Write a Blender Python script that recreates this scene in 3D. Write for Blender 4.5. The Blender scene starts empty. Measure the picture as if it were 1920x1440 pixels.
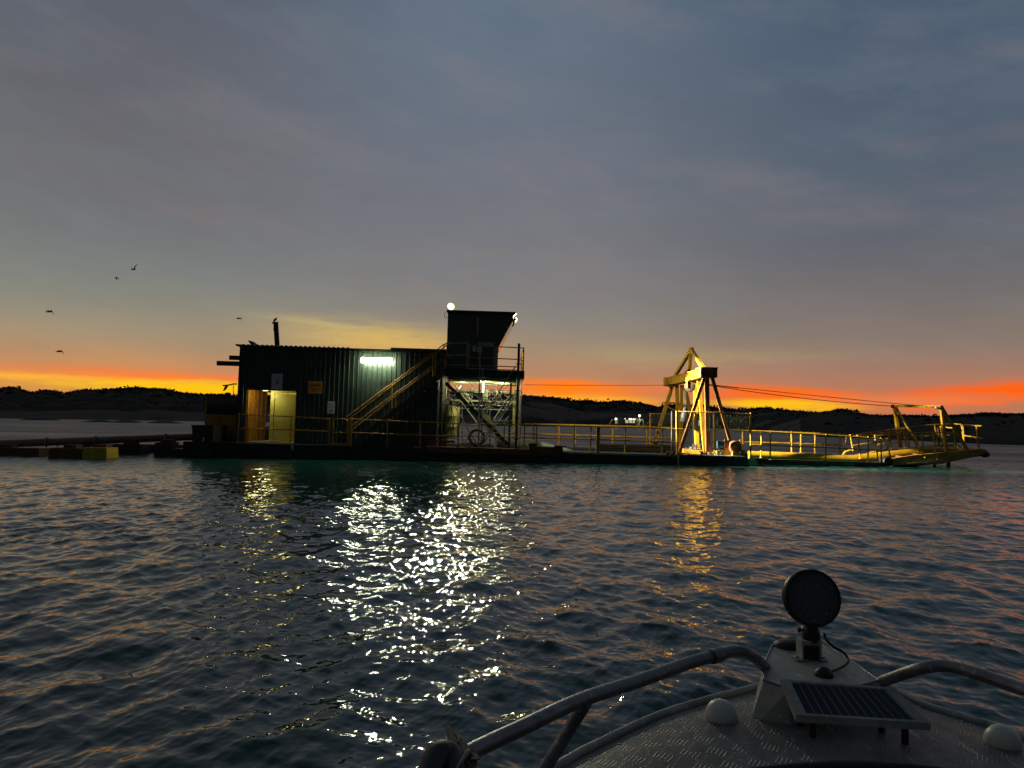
import bpy, math, random
import numpy as np
from mathutils import Vector, Matrix, noise
random.seed(7)
rng = np.random.default_rng(11)
sc = bpy.context.scene
R = math.radians
# ------------------------------------------------------------------ camera
CAM_H, F_PX = 1.64, 1331.0
pitch, roll = math.atan(74 / F_PX), R(0.94)
cF = Vector((0, math.cos(pitch), math.sin(pitch)))
_u = Vector((0, -math.sin(pitch), math.cos(pitch)))
_r = Vector((1, 0, 0))
cR = _r * math.cos(roll) + _u * math.sin(roll)
cU = _u * math.cos(roll) - _r * math.sin(roll)
CP = Vector((0, 0, CAM_H))
cd = bpy.data.cameras.new("camera"); cam = bpy.data.objects.new("camera", cd)
sc.collection.objects.link(cam)
cd.sensor_width = 36; cd.lens = F_PX / 1920 * 36; cd.clip_start = 0.05; cd.clip_end = 6000
mw = Matrix((cR, cU, -cF)).transposed().to_4x4(); mw.translation = CP
cam.matrix_world = mw
sc.camera = cam
# ------------------------------------------------------------------ render / view
sc.view_settings.view_transform = 'Standard'; sc.view_settings.look = 'None'
sc.view_settings.exposure = 0.0; sc.view_settings.gamma = 1.0
sc.cycles.use_denoising = True
sc.cycles.max_bounces = 8; sc.cycles.glossy_bounces = 4; sc.cycles.diffuse_bounces = 3
sc.cycles.sample_clamp_indirect = 12.0
sc.cycles.caustics_reflective = False; sc.cycles.caustics_refractive = False

def s2l(c):
    return tuple(((x / 255) / 12.92 if x / 255 <= 0.04045 else ((x / 255 + 0.055) / 1.055) ** 2.4) for x in c)

class NT:
    """tiny helper for building node maths"""
    def __init__(s, nt): s.nt = nt
    def new(s, t, **k):
        n = s.nt.nodes.new(t)
        for a, b in k.items(): setattr(n, a, b)
        return n
    def put(s, sock, v):
        if hasattr(v, 'is_output') or isinstance(v, bpy.types.NodeSocket): s.nt.links.new(v, sock)
        else: sock.default_value = v
    def m(s, op, a, b=0.0, c=0.0):
        n = s.new('ShaderNodeMath', operation=op)
        s.put(n.inputs[0], a); s.put(n.inputs[1], b)
        if op in ('MULTIPLY_ADD', 'SMOOTH_MIN', 'SMOOTH_MAX', 'COMPARE'): s.put(n.inputs[2], c)
        return n.outputs[0]
    def mix(s, f, a, b):
        n = s.new('ShaderNodeMix', data_type='RGBA'); n.clamp_factor = True
        s.put(n.inputs[0], f)
        for i, v in ((6, a), (7, b)):
            s.put(n.inputs[i], (tuple(v) + (1,))[:4] if isinstance(v, tuple) else v)
        return n.outputs[2]
    def ss(s, x, lo, hi):
        n = s.new('ShaderNodeMapRange', interpolation_type='SMOOTHSTEP')
        s.put(n.inputs[0], x); n.inputs[1].default_value = lo; n.inputs[2].default_value = hi
        return n.outputs[0]
    def xyz(s, x, y, z):
        n = s.new('ShaderNodeCombineXYZ'); s.put(n.inputs[0], x); s.put(n.inputs[1], y); s.put(n.inputs[2], z)
        return n.outputs[0]
    def noise(s, vec, scale, detail=3, rough=.5, color=False):
        n = s.new('ShaderNodeTexNoise'); s.put(n.inputs['Vector'], vec)
        n.inputs['Scale'].default_value = scale; n.inputs['Detail'].default_value = detail
        n.inputs['Roughness'].default_value = rough
        return n.outputs['Color' if color else 'Fac']

# ------------------------------------------------------------------ sky
w = bpy.data.worlds.new("World"); sc.world = w; w.use_nodes = True
nt = w.node_tree; nt.nodes.clear(); N = NT(nt)
tc = N.new('ShaderNodeTexCoord'); sep = N.new('ShaderNodeSeparateXYZ')
nt.links.new(tc.outputs['Generated'], sep.inputs[0])
X, Y, Z = sep.outputs
az = N.m('MULTIPLY', N.m('ARCTAN2', X, Y), 57.2958)
el = N.m('MULTIPLY', N.m('ARCSINE', Z), 57.2958)
# soft organic distortion of the cloud deck
nv = N.xyz(N.m('MULTIPLY', az, .045), N.m('MULTIPLY', el, .16), 0.0)
n1 = N.noise(nv, 1.0, 4, .55); n2 = N.noise(nv, 3.1, 5, .6)
stv = N.xyz(N.m('MULTIPLY', az, .12), N.m('MULTIPLY', el, 1.1), 3.7)
n3 = N.noise(stv, 1.0, 5, .6)
a2 = N.m('ADD', az, N.m('MULTIPLY', N.m('SUBTRACT', n1, .5), 9.0))
e2 = N.m('ADD', el, N.m('ADD', N.m('MULTIPLY', N.m('SUBTRACT', n1, .5), N.m('MULTIPLY', N.m('MINIMUM', N.m('MAXIMUM', el, 2.0), 20), .42)),
                        N.m('MULTIPLY', N.m('SUBTRACT', n3, .5), .55)))
def ramp(stops):
    n = N.new('ShaderNodeValToRGB'); cr = n.color_ramp; cr.interpolation = 'B_SPLINE'
    N.put(n.inputs[0], N.m('DIVIDE', e2, 90.0))
    while len(cr.elements) > 1: cr.elements.remove(cr.elements[-1])
    for i, (e, c) in enumerate(stops):
        el_ = cr.elements[0] if i == 0 else cr.elements.new(e / 90)
        el_.position = e / 90; el_.color = s2l(c) + (1,)
    return n.outputs[0]
L = ramp([(0, (190, 120, 75)), (2.6, (214, 140, 80)), (4.2, (184, 146, 106)), (6, (162, 145, 118)), (7.6, (140, 137, 124)), (10, (124, 129, 124)), (13.5, (112, 114, 116)), (19, (108, 107, 110)), (26, (95, 99, 110)), (33, (86, 94, 108)), (48, (52, 68, 75)), (90, (28, 42, 47))])
C = ramp([(0, (190, 115, 70)), (2.6, (194, 128, 86)), (4.2, (166, 132, 107)), (6, (154, 136, 114)), (8, (138, 133, 124)), (10.5, (128, 126, 126)), (14, (118, 119, 124)), (19, (110, 115, 126)), (26, (102, 113, 128)), (33, (98, 115, 133)), (48, (54, 72, 80)), (90, (28, 42, 47))])
Rr = ramp([(0, (200, 120, 80)), (2.6, (184, 120, 90)), (4.2, (150, 122, 108)), (6, (138, 121, 110)), (8, (124, 116, 112)), (10.5, (108, 106, 109)), (14, (96, 101, 111)), (19, (84, 97, 112)), (26, (77, 94, 113)), (33, (72, 90, 110)), (48, (48, 64, 73)), (90, (28, 42, 47))])
col = N.mix(N.ss(az, -30, -4), L, C)
col = N.mix(N.ss(az, 0, 30), col, Rr)
# faint streaky modulation
dgv = N.xyz(N.m('ADD', N.m('MULTIPLY', az, .030), N.m('MULTIPLY', el, -.035)), N.m('ADD', N.m('MULTIPLY', el, .11), N.m('MULTIPLY', az, .03)), 8.1)
n4 = N.noise(dgv, 1.3, 6, .62); n5 = N.noise(dgv, 3.4, 6, .6)
md = N.m('ADD', .765, N.m('ADD', N.m('MULTIPLY', n4, .30), N.m('ADD', N.m('MULTIPLY', n5, .10), N.m('MULTIPLY', n2, .08))))
sm = N.new('ShaderNodeVectorMath', operation='SCALE'); nt.links.new(col, sm.inputs[0]); N.put(sm.inputs['Scale'], md)
col = sm.outputs[0]
col = N.mix(N.m('MULTIPLY', N.ss(N.m('SUBTRACT', n1, N.m('MULTIPLY', el, .004)), .50, .68), .22), col, s2l((140, 112, 112)))
col = N.mix(N.m('MULTIPLY', N.ss(n5, .45, .65), N.m('MULTIPLY', N.ss(el, 5, 12), .20)), col, s2l((108, 118, 126)))
col = N.mix(N.m('MULTIPLY', N.ss(n4, .50, .70), N.m('MULTIPLY', N.ss(el, 4, 9), .28)), col, s2l((132, 118, 118)))
rgv = N.xyz(N.m('MULTIPLY', az, .30), N.m('MULTIPLY', el, 2.6), 5.5); n6 = N.noise(rgv, 1.0, 6, .65)
ragged = N.m('ADD', .66, N.m('MULTIPLY', N.ss(n6, .32, .56), .42))
def blob(ca, ce, sa, se, c, k, tilt=0.0, sharp=1.0, warp=1.0):
    """one cloud patch: centre azimuth / elevation, half widths, colour, strength"""
    global col
    da = N.m('SUBTRACT', a2 if warp else az, ca)
    de = N.m('SUBTRACT', N.m('SUBTRACT', N.m('ADD', el, N.m('ADD', N.m('MULTIPLY', N.m('SUBTRACT', n3, .5), 1.5 * se * warp), N.m('MULTIPLY', N.m('SUBTRACT', n6, .5), 1.6 * se))), ce), N.m('MULTIPLY', da, tilt))
    d = N.m('ADD', N.m('POWER', N.m('DIVIDE', da, sa), 2.0), N.m('POWER', N.m('DIVIDE', de, se), 2.0))
    g = N.m('EXPONENT', N.m('MULTIPLY', N.m('POWER', N.m('ABSOLUTE', d), sharp), -1.0))
    col = N.mix(N.m('MULTIPLY', N.m('MULTIPLY', g, k), ragged), col, s2l(c))
blob(-26, 3.8, 16, 1.1, (214, 145, 88), .32)
blob(8, 4.2, 15, 1.5, (206, 134, 90), .18)
blob(30, 3.6, 16, 1.3, (206, 122, 86), .2)
blob(-11.5, 6.7, 6.5, 1.1, (218, 184, 98), .7, -.03)
blob(-15.5, 7.6, 4.5, .3, (222, 196, 112), .3, -.06)
blob(-9, 6.0, 5.0, .6, (228, 180, 92), .6)
blob(9.8, 5.7, 4.0, .8, (164, 152, 118), .5)
blob(17, 5.3, 9.0, .6, (172, 150, 110), .5)
blob(-26, 2.9, 9, .5, (255, 122, 52), .95)
blob(-24, 2.2, 10, .6, (255, 196, 22), 1.0, 0, 2.0)
blob(-37, 2.6, 9, .3, (255, 182, 58), .95, .01)
blob(4.5, 2.85, 6.0, .75, (255, 122, 20), 1.0, -.03, 1.6)
blob(6, 2.0, 6.0, .4, (255, 172, 44), .95, -.02)
blob(12.5, 3.0, 2.4, .4, (238, 120, 70), .6)
blob(21, 2.4, 6.4, .8, (255, 106, 18), 1.0, -.05, 1.8)
blob(20.5, 1.75, 5.2, .42, (255, 196, 14), 1.0, -.035, 1.8)
blob(35.0, 2.5, 7.5, .7, (255, 98, 16), 1.0, .05, 1.8)
blob(29, 2.1, 6.5, .35, (226, 140, 92), .6)
# away from the dawn the sky is dark
back = N.m('MULTIPLY', N.ss(N.m('ABSOLUTE', az), 55, 120), N.ss(el, 75, 35))
col = N.mix(N.m('MULTIPLY', back, .92), col, s2l((34, 41, 50)))
sky = N.new('ShaderNodeTexSky', sky_type='NISHITA'); sky.sun_disc = False
sky.sun_elevation = R(1.5); sky.sun_rotation = R(2)
bg0 = N.new('ShaderNodeBackground'); nt.links.new(sky.outputs[0], bg0.inputs[0]); bg0.inputs[1].default_value = 0.002
bg1 = N.new('ShaderNodeBackground'); nt.links.new(col, bg1.inputs[0]); bg1.inputs[1].default_value = 1.0
ad = N.new('ShaderNodeAddShader'); nt.links.new(bg0.outputs[0], ad.inputs[0]); nt.links.new(bg1.outputs[0], ad.inputs[1])
wo = N.new('ShaderNodeOutputWorld'); nt.links.new(ad.outputs[0], wo.inputs[0])
# the sun has not risen: a very weak, wide, warm lamp at the horizon
sd = bpy.data.lights.new("sun", 'SUN'); sd.energy = 0.002; sd.angle = R(12); sd.color = (1, .55, .3)
so = bpy.data.objects.new("sun", sd); sc.collection.objects.link(so)
so.rotation_euler = (R(-(90 - 3)), 0, R(-2)); so.location = (0, 0, 60)

# ------------------------------------------------------------------ frames and pixel rays
def ray(px, py):
    return cF + cR * ((px - 960) / F_PX) + cU * ((720 - py) / F_PX)
def G(px, py, z):                       # photo point on a level plane
    d = ray(px, py); return CP + d * ((z - CAM_H) / d.z)
def D(px, py, y):                       # photo point at a distance
    d = ray(px, py); return CP + d * (y / d.y)
sl, tr = R(1.0), R(0.7)                 # the dredge lies 1 degree skew and trims 0.7 degrees
BU = Vector((math.cos(sl) * math.cos(tr), math.sin(sl) * math.cos(tr), -math.sin(tr)))
BV = Vector((-math.sin(sl), math.cos(sl), 0)); BW = BU.cross(BV)
BO = Vector((0, 30, 0))
BM = Matrix((BU, BV, BW)).transposed().to_4x4(); BM.translation = BO
BI = BM.inverted()
def P(px, py, v):                       # photo point on the dredge's own upright plane v metres behind its near side
    d = ray(px, py); o = CP - BO
    t = (v - o.dot(BV)) / d.dot(BV)
    return BI @ (CP + d * t)
ID = Matrix.Identity(4)

class MB:
    def __init__(s, M=BM): s.v = []; s.f = []; s.sm = []; s.M = M
    def add(s, vs, fs, smooth=False):
        b = len(s.v); s.v += [s.M @ Vector(p) for p in vs]
        for f in fs: s.f.append(tuple(b + i for i in f)); s.sm.append(smooth)
        return s
    def hexa(s, p):                      # 8 corners: 4 bottom, 4 top
        return s.add(p, [(3, 2, 1, 0), (4, 5, 6, 7), (0, 1, 5, 4), (1, 2, 6, 5), (2, 3, 7, 6), (3, 0, 4, 7)])
    def box(s, a, b):
        x0, y0, z0 = [min(a[i], b[i]) for i in range(3)]; x1, y1, z1 = [max(a[i], b[i]) for i in range(3)]
        return s.hexa([(x0, y0, z0), (x1, y0, z0), (x1, y1, z0), (x0, y1, z0), (x0, y0, z1), (x1, y0, z1), (x1, y1, z1), (x0, y1, z1)])
    def bar(s, a, b, wd, ht=None, up=(0, 0, 1)):   # square section beam
        a = Vector(a); b = Vector(b); ht = ht or wd; d = (b - a).normalized(); up = Vector(up)
        if abs(d.dot(up)) > .97: up = Vector((0, 1, 0))
        x = d.cross(up).normalized() * wd / 2; y = x.cross(d).normalized() * ht / 2
        return s.hexa([a - x - y, a + x - y, a + x + y, a - x + y, b - x - y, b + x - y, b + x + y, b - x + y])
    def tube(s, pts, r, n=8, caps=True):
        pts = [Vector(p) for p in pts]; rs = r if isinstance(r, (list, tuple)) else [r] * len(pts)
        vs = []; ref = None
        for i, p in enumerate(pts):
            d = (pts[min(i + 1, len(pts) - 1)] - pts[max(i - 1, 0)]).normalized()
            if ref is None: ref = Vector((0, 0, 1)) if abs(d.z) < .9 else Vector((0, 1, 0))
            x = d.cross(ref).normalized(); y = x.cross(d).normalized(); ref = y
            for k in range(n):
                t = 2 * math.pi * k / n; vs.append(p + (x * math.cos(t) + y * math.sin(t)) * rs[i])
        fs = [(i * n + k, i * n + (k + 1) % n, (i + 1) * n + (k + 1) % n, (i + 1) * n + k) for i in range(len(pts) - 1) for k in range(n)]
        s.add(vs, fs, True)
        if caps:
            m = len(pts) - 1
            s.add([v for v in vs[:n]], [tuple(range(n))[::-1]]); s.add([v for v in vs[m * n:]], [tuple(range(n))])
        return s
    def lathe(s, c, axis, prof, n=20):   # prof: (radius, distance along axis)
        c = Vector(c); ax = Vector(axis).normalized()
        x = ax.cross(Vector((0, 0, 1)) if abs(ax.z) < .9 else Vector((1, 0, 0))).normalized(); y = ax.cross(x)
        vs = []
        for r_, h in prof:
            for k in range(n):
                t = 2 * math.pi * k / n; vs.append(c + ax * h + (x * math.cos(t) + y * math.sin(t)) * max(r_, 1e-4))
        fs = [(i * n + k, i * n + (k + 1) % n, (i + 1) * n + (k + 1) % n, (i + 1) * n + k) for i in range(len(prof) - 1) for k in range(n)]
        return s.add(vs, fs, True)
    def prism(s, poly, off):             # polygon swept along a vector
        n = len(poly); off = Vector(off); a = [Vector(p) for p in poly]; b = [p + off for p in a]
        return s.add(a + b, [tuple(range(n))[::-1], tuple(range(n, 2 * n))] + [(i, (i + 1) % n, n + (i + 1) % n, n + i) for i in range(n)])

def smooth_path(pts, k=6):
    """Catmull-Rom through points"""
    pts = [Vector(p) for p in pts]; q = [pts[0] * 2 - pts[1]] + pts + [pts[-1] * 2 - pts[-2]]; out = []
    for i in range(1, len(q) - 2):
        for j in range(k):
            t = j / k; a, b, c, d = q[i - 1:i + 3]
            out.append(.5 * ((2 * b) + (c - a) * t + (2 * a - 5 * b + 4 * c - d) * t * t + (3 * b - a - 3 * c + d) * t ** 3))
    out.append(pts[-1]); return out

def mesh_obj(name, mb, mat, org=Vector((0, 0, 0))):
    me = bpy.data.meshes.new(name)
    me.from_pydata([tuple(v - org) for v in mb.v], [], mb.f); me.update()
    me.polygons.foreach_set('use_smooth', mb.sm)
    me.materials.append(mat)
    o = bpy.data.objects.new(name, me); sc.collection.objects.link(o); return o
def tag(o, label=None, cat=None, group=None, kind=None):
    if label: o['label'] = label
    if cat: o['category'] = cat
    if group: o['group'] = group
    if kind: o['kind'] = kind
    return o
def thing(name, label, cat, loc, group=None, M=BM):
    o = bpy.data.objects.new(name, None); sc.collection.objects.link(o); o.empty_display_size = .2
    o.location = M @ Vector(loc); return tag(o, label, cat, group)
def part(name, mb, mat, parent, label=None):
    root = parent
    while root.parent: root = root.parent
    o = mesh_obj(name, mb, mat, root.location if parent is not None else Vector((0, 0, 0)))
    o.parent = parent
    if label: o['label'] = label
    return o
def solo(name, mb, mat, label, cat, group=None):
    xs = [v.x for v in mb.v]; ys = [v.y for v in mb.v]; zs = [v.z for v in mb.v]
    org = Vector(((min(xs) + max(xs)) / 2, (min(ys) + max(ys)) / 2, min(zs)))
    o = mesh_obj(name, mb, mat, org); o.location = org; return tag(o, label, cat, group)

# ------------------------------------------------------------------ materials
def mat(name, c1, c2=None, rough=.6, metal=0.0, scale=3.0, amt=.5, bump=0.0, bscale=30, spec=.5, spots=0):
    m = bpy.data.materials.new(name); m.use_nodes = True; t = m.node_tree; n = NT(t); b = t.nodes['Principled BSDF']
    co = n.new('ShaderNodeTexCoord').outputs['Object']
    if c2:
        f = n.ss(n.noise(co, scale, 6, .65), .5 - .25 * amt - .08, .5 + .25)
        cc = n.mix(f, c1, c2)
        if spots:                       # dried salt, scuffs and small dark stains
            mp = n.new('ShaderNodeMapping'); t.links.new(co, mp.inputs[0]); mp.inputs['Scale'].default_value = (1, .25, 1); mp.inputs['Rotation'].default_value = (0, 0, .7)
            cc = n.mix(n.m('MULTIPLY', n.ss(n.noise(co, spots, 4, .7), .60, .70), .5), cc, tuple(min(.8, x * 2.0) for x in c1))
            cc = n.mix(n.m('MULTIPLY', n.ss(n.noise(mp.outputs[0], spots * 1.4, 3, .6), .62, .67), .55), cc, tuple(min(.8, x * 2.2) for x in c1))
            cc = n.mix(n.m('MULTIPLY', n.ss(n.noise(co, spots * .35, 5, .7), .55, .72), .6), cc, tuple(x * .4 for x in c2))
        t.links.new(cc, b.inputs['Base Color'])
    else: b.inputs['Base Color'].default_value = tuple(c1) + (1,)
    rr = n.m('ADD', rough - .08, n.m('MULTIPLY', n.noise(co, scale * 2.3, 4, .6), .16)); t.links.new(rr, b.inputs['Roughness'])
    b.inputs['Metallic'].default_value = metal; b.inputs['Specular IOR Level'].default_value = spec
    if bump:
        bn = n.new('ShaderNodeBump'); bn.inputs['Distance'].default_value = bump; bn.inputs['Strength'].default_value = .8
        t.links.new(n.noise(co, bscale, 5, .6), bn.inputs['Height']); t.links.new(bn.outputs[0], b.inputs['Normal'])
    return m
def emis(name, c, k):
    m = bpy.data.materials.new(name); m.use_nodes = True; b = m.node_tree.nodes['Principled BSDF']
    b.inputs['Base Color'].default_value = tuple(c) + (1,); b.inputs['Emission Color'].default_value = tuple(c) + (1,)
    b.inputs['Emission Strength'].default_value = k; return m
M = dict(
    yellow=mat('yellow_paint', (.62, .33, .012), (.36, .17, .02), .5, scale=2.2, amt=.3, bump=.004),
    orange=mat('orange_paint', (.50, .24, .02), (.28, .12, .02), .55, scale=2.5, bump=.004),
    rust=mat('rusty_steel', (.22, .085, .03), (.10, .045, .025), .8, scale=4, bump=.01),
    rustpipe=mat('rusty_pipe', (.30, .18, .12), (.16, .10, .075), .8, scale=5, bump=.01),
    green=mat('green_cladding', (.032, .052, .038), (.020, .032, .023), .42, scale=1.2),
    roof=mat('roof_sheet', (.05, .055, .055), (.035, .035, .035), .5, scale=1.5),
    black=mat('black_steel', (.018, .018, .02), (.03, .026, .024), .6, scale=3, bump=.006),
    hull=mat('black_hull', (.014, .015, .016), (.03, .025, .02), .7, scale=2, bump=.02, bscale=6),
    galv=mat('galvanised_tube', (.34, .36, .36), (.24, .25, .25), .42, .6, scale=6),
    cream=mat('cream_paint', (.55, .54, .36), (.36, .34, .2), .5, scale=3.5, bump=.004),
    tank=mat('yellow_green_tank', (.52, .50, .16), (.25, .22, .07), .5, scale=2.5, amt=.3, bump=.01),
    palegreen=mat('pale_green_steel', (.30, .36, .26), (.16, .18, .12), .55, scale=1.5, bump=.01),
    doorp=mat('pale_door_paint', (.55, .50, .14), (.42, .36, .08), .45, scale=2, bump=.003),
    white=mat('white_paint', (.62, .63, .62), (.45, .45, .43), .5, scale=6),
    greysign=mat('grey_sign_face', (.50, .54, .56), None, .5),
    signorange=mat('orange_sign_face', (.55, .22, .02), None, .5),
    ink=mat('black_ink', (.015, .015, .015), None, .6),
    darkred=mat('dark_red_ink', (.12, .02, .01), None, .6),
    red=mat('red_paint', (.45, .03, .02), (.3, .02, .02), .35),
    ringred=mat('faded_red_foam', (.22, .045, .03), (.14, .03, .025), .7),
    blue=mat('blue_motor', (.04, .13, .22), (.03, .07, .12), .45),
    cable=mat('black_cable', (.02, .02, .02), None, .5),
    wire=mat('steel_wire', (.12, .11, .10), None, .45, .7),
    meshw=mat('mesh_wire', (.10, .10, .07), None, .5),
    bird=mat('dark_feathers', (.018, .017, .016), (.03, .03, .03), .8),
    alu=mat('weathered_aluminium', (.27, .275, .29), (.15, .155, .16), .42, .55, scale=9, bump=.0015, bscale=60, spots=45),
    alupaint=mat('pale_grey_paint', (.52, .50, .43), (.30, .29, .25), .5, scale=8, bump=.002, bscale=50, spots=38),
    rubber=mat('black_rubber', (.012, .012, .013), (.022, .022, .022), .55, scale=8, bump=.002),
    plastic=mat('aged_white_plastic', (.80, .80, .68), (.62, .64, .52), .4, scale=12),
    ledhull=mat('searchlight_housing', (.012, .012, .013), None, .35),
    cell=mat('solar_cell', (.012, .014, .035), (.02, .022, .05), .3, scale=30),
    cellback=mat('solar_backing', (.30, .31, .33), None, .3),
    rope=mat('frayed_rope_fibre', (.48, .40, .28), (.15, .12, .09), .9, scale=20),
    sand=mat('dark_wet_sand', (.018, .015, .013), (.012, .011, .010), .8, scale=.5),
)
g = bpy.data.materials.new('window_glass'); g.use_nodes = True; b = g.node_tree.nodes['Principled BSDF']
b.inputs['Base Color'].default_value = (.03, .035, .035, 1); b.inputs['Roughness'].default_value = .04; b.inputs['IOR'].default_value = 1.5
M['glass'] = g
g = bpy.data.materials.new('lens_glass'); g.use_nodes = True; b = g.node_tree.nodes['Principled BSDF']
b.inputs['Base Color'].default_value = (.012, .014, .016, 1); b.inputs['Roughness'].default_value = .22; b.inputs['IOR'].default_value = 1.5
M['lens'] = g
LAMP = (1.0, .97, .66)
M['tubelamp'] = emis('lit_tube', (.98, 1.0, .70), 75)
M['flood'] = emis('lit_flood', (1.0, 1.0, .55), 25)
M['flood_halo'] = emis('flood_halo_glow', (1.0, .93, .30), 1.3)  # dim yellow glow for the halo ring round each flood lens
M['flood_side'] = emis('lit_flood_side', (1.0, 1.0, .72), 12)
M['towerlamp'] = emis('lit_work_lamp', (1.0, 1.0, .80), 9)
M['farlamp'] = emis('far_lit_flood', (1.0, 1.0, .80), 2.2)
M['farwin'] = emis('far_lit_window', (.75, .66, .45), .5)

def light(name, kind, loc, target, watts, size, parent, color=LAMP, spot=120, blend=.5):
    ld = bpy.data.lights.new(name, kind); ld.energy = watts; ld.color = color
    if kind == 'SPOT': ld.spot_size = R(spot); ld.spot_blend = blend; ld.shadow_soft_size = size
    elif kind == 'POINT': ld.shadow_soft_size = size
    o = bpy.data.objects.new(name, ld); sc.collection.objects.link(o)
    loc = BM @ Vector(loc); tgt = BM @ Vector(target)
    o.location = loc - parent.location; o.parent = parent
    o.rotation_euler = (tgt - loc).to_track_quat('-Z', 'Y').to_euler()
    return o

# ------------------------------------------------------------------ water
WL = []
for i in range(74):
    lam = math.exp(rng.uniform(math.log(.13), math.log(1.55)))
    if i % 3 == 2: th = rng.uniform(0, 2 * math.pi)
    else: th = rng.normal(0, .66) + (0 if i % 2 else math.pi)
    s_ = .0200 * (1.0 if lam < .8 else .72) * 1
    WL.append((2 * math.pi / lam, th, s_, rng.uniform(0, 2 * math.pi)))
for i in range(32):
    WL.append((2 * math.pi / math.exp(rng.uniform(math.log(.05), math.log(.13))), rng.normal(0, .9) + (0 if i % 2 else math.pi),   .0125, rng.uniform(0, 6.28)))
def sea(name, rs, angs, fade):
    A, Rg = np.meshgrid(angs, rs); x0 = Rg * np.sin(A); y0 = Rg * np.cos(A)
    dr = np.gradient(Rg, axis=0); da = Rg * np.gradient(angs)[None, :]
    x = x0.copy(); y = y0.copy(); z = np.zeros_like(x); lost = np.zeros_like(x)
    # gusts: long patches of stronger and calmer ripple
    gust = 1 + .28 * np.sin(x0 * .21 + y0 * .13 + 1) * np.sin(y0 * .17 - x0 * .05) + .15 * np.sin(x0 * .5 + .7) * np.sin(y0 * .43)
    for k, th, s_, ph in WL:
        lam = 2 * math.pi / k
        rad_ = np.abs(x0 * math.cos(th) - y0 * math.sin(th)) / Rg
        att = np.clip((lam / np.maximum(dr * (rad_ * .9 + .1) + da * (1 - rad_), 1e-4) - 1.2) / 1.5, 0, 1); lost += (lam > .13) * .5 * (s_ * (1 - att)) ** 2
        q = k * (x0 * math.sin(th + math.pi / 2) + y0 * math.cos(th + math.pi / 2)) + ph
        amp = s_ / k * att * gust
        z += amp * np.cos(q); h = amp * np.sin(q) * .9
        x -= h * math.sin(th + math.pi / 2); y -= h * math.cos(th + math.pi / 2)
    nr, na = x.shape
    co = np.stack([x, y, z], -1).reshape(-1, 3).astype(np.float32)
    i0 = (np.arange(nr - 1)[:, None] * na + np.arange(na - 1)[None, :]).reshape(-1)
    q = np.stack([i0, i0 + na, i0 + na + 1, i0 + 1], -1).astype(np.int32)
    me = bpy.data.meshes.new(name); me.vertices.add(len(co)); me.vertices.foreach_set('co', co.ravel())
    me.loops.add(q.size); me.loops.foreach_set('vertex_index', q.ravel())
    me.polygons.add(len(q)); me.polygons.foreach_set('loop_start', np.arange(0, q.size, 4, dtype=np.int32))
    me.polygons.foreach_set('loop_total', np.full(len(q), 4, dtype=np.int32))
    me.update(); me.validate(); me.polygons.foreach_set('use_smooth', np.ones(len(me.polygons), dtype=bool))
    al = np.sqrt(2 * lost) * 1.25; ro = np.sqrt(np.clip(al, .0006, 1)).reshape(-1).astype(np.float32)
    at = me.attributes.new('ruffle', 'FLOAT', 'POINT'); at.data.foreach_set('value', ro)
    o = bpy.data.objects.new(name, me); sc.collection.objects.link(o); return o
dp = np.concatenate([np.linspace(2300, 700, 300, endpoint=False), np.linspace(700, 200, 560, endpoint=False), np.linspace(200, 40, 560, endpoint=False), np.linspace(40, 12, 60, endpoint=False), np.geomspace(12, .7, 30)])
rs = CAM_H * F_PX / dp
fr = np.linspace(R(-50), R(50), 1500)
bk = np.linspace(R(50), R(310), 160)[1:]
sea_o = sea('water', rs, np.concatenate([fr, bk]), None); tag(sea_o, kind='structure')
wm = bpy.data.materials.new('lake_water'); wm.use_nodes = True; t = wm.node_tree; n = NT(t); b = t.nodes['Principled BSDF']
co = n.new('ShaderNodeTexCoord').outputs['Object']
b.inputs['Base Color'].default_value = (.005, .050, .043, 1)
gm = n.new('ShaderNodeMapping'); t.links.new(co, gm.inputs[0]); gm.inputs['Scale'].default_value = (.030, .11, 1); gu = n.noise(gm.outputs[0], 1.0, 6, .65)
t.links.new(n.m('MAXIMUM', n.m('MULTIPLY', n.new('ShaderNodeAttribute', attribute_name='ruffle').outputs['Fac'], n.m('ADD', .30, n.m('MULTIPLY', gu, 1.4))), .04), b.inputs['Roughness']); b.inputs['IOR'].default_value = 1.42
h1 = n.noise(co, 4.5, 3, .55); h2 = n.noise(co, 15, 3, .55)
hh = n.m('ADD', n.m('MULTIPLY', h1, .006), n.m('MULTIPLY', h2, .0014))
bn = n.new('ShaderNodeBump'); bn.inputs['Distance'].default_value = 1.0; bn.inputs['Strength'].default_value = 1.0
t.links.new(hh, bn.inputs['Height']); t.links.new(bn.outputs[0], b.inputs['Normal'])
sea_o.data.materials.append(wm)

# ------------------------------------------------------------------ hills
ridge_px = [(-900, 745), (-500, 735), (-200, 740), (0, 728), (30, 728), (60, 738), (80, 732), (120, 737), (135, 735), (160, 732), (200, 731), (240, 729), (300, 730), (340, 737), (380, 739), (440, 742), (520, 744), (650, 740), (800, 738), (900, 736), (981, 742), (1010, 745), (1060, 749), (1090, 753), (1130, 755), (1160, 753), (1190, 755), (1220, 761), (1235, 763), (1270, 759), (1340, 765), (1380, 769), (1430, 766), (1480, 771), (1530, 774), (1556, 772), (1580, 768), (1605, 773), (1630, 779), (1700, 780), (1760, 782), (1800, 779), (1850, 776), (1920, 778), (2100, 786), (2600, 790), (3400, 800)]
shore_px = [(-900, 440), (960, 420), (1100, 600), (1300, 480), (1540, 150), (1850, 108), (3400, 92)]
def azpx(px, py=780):
    d = ray(px, py); return math.atan2(d.x, d.y)
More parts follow.
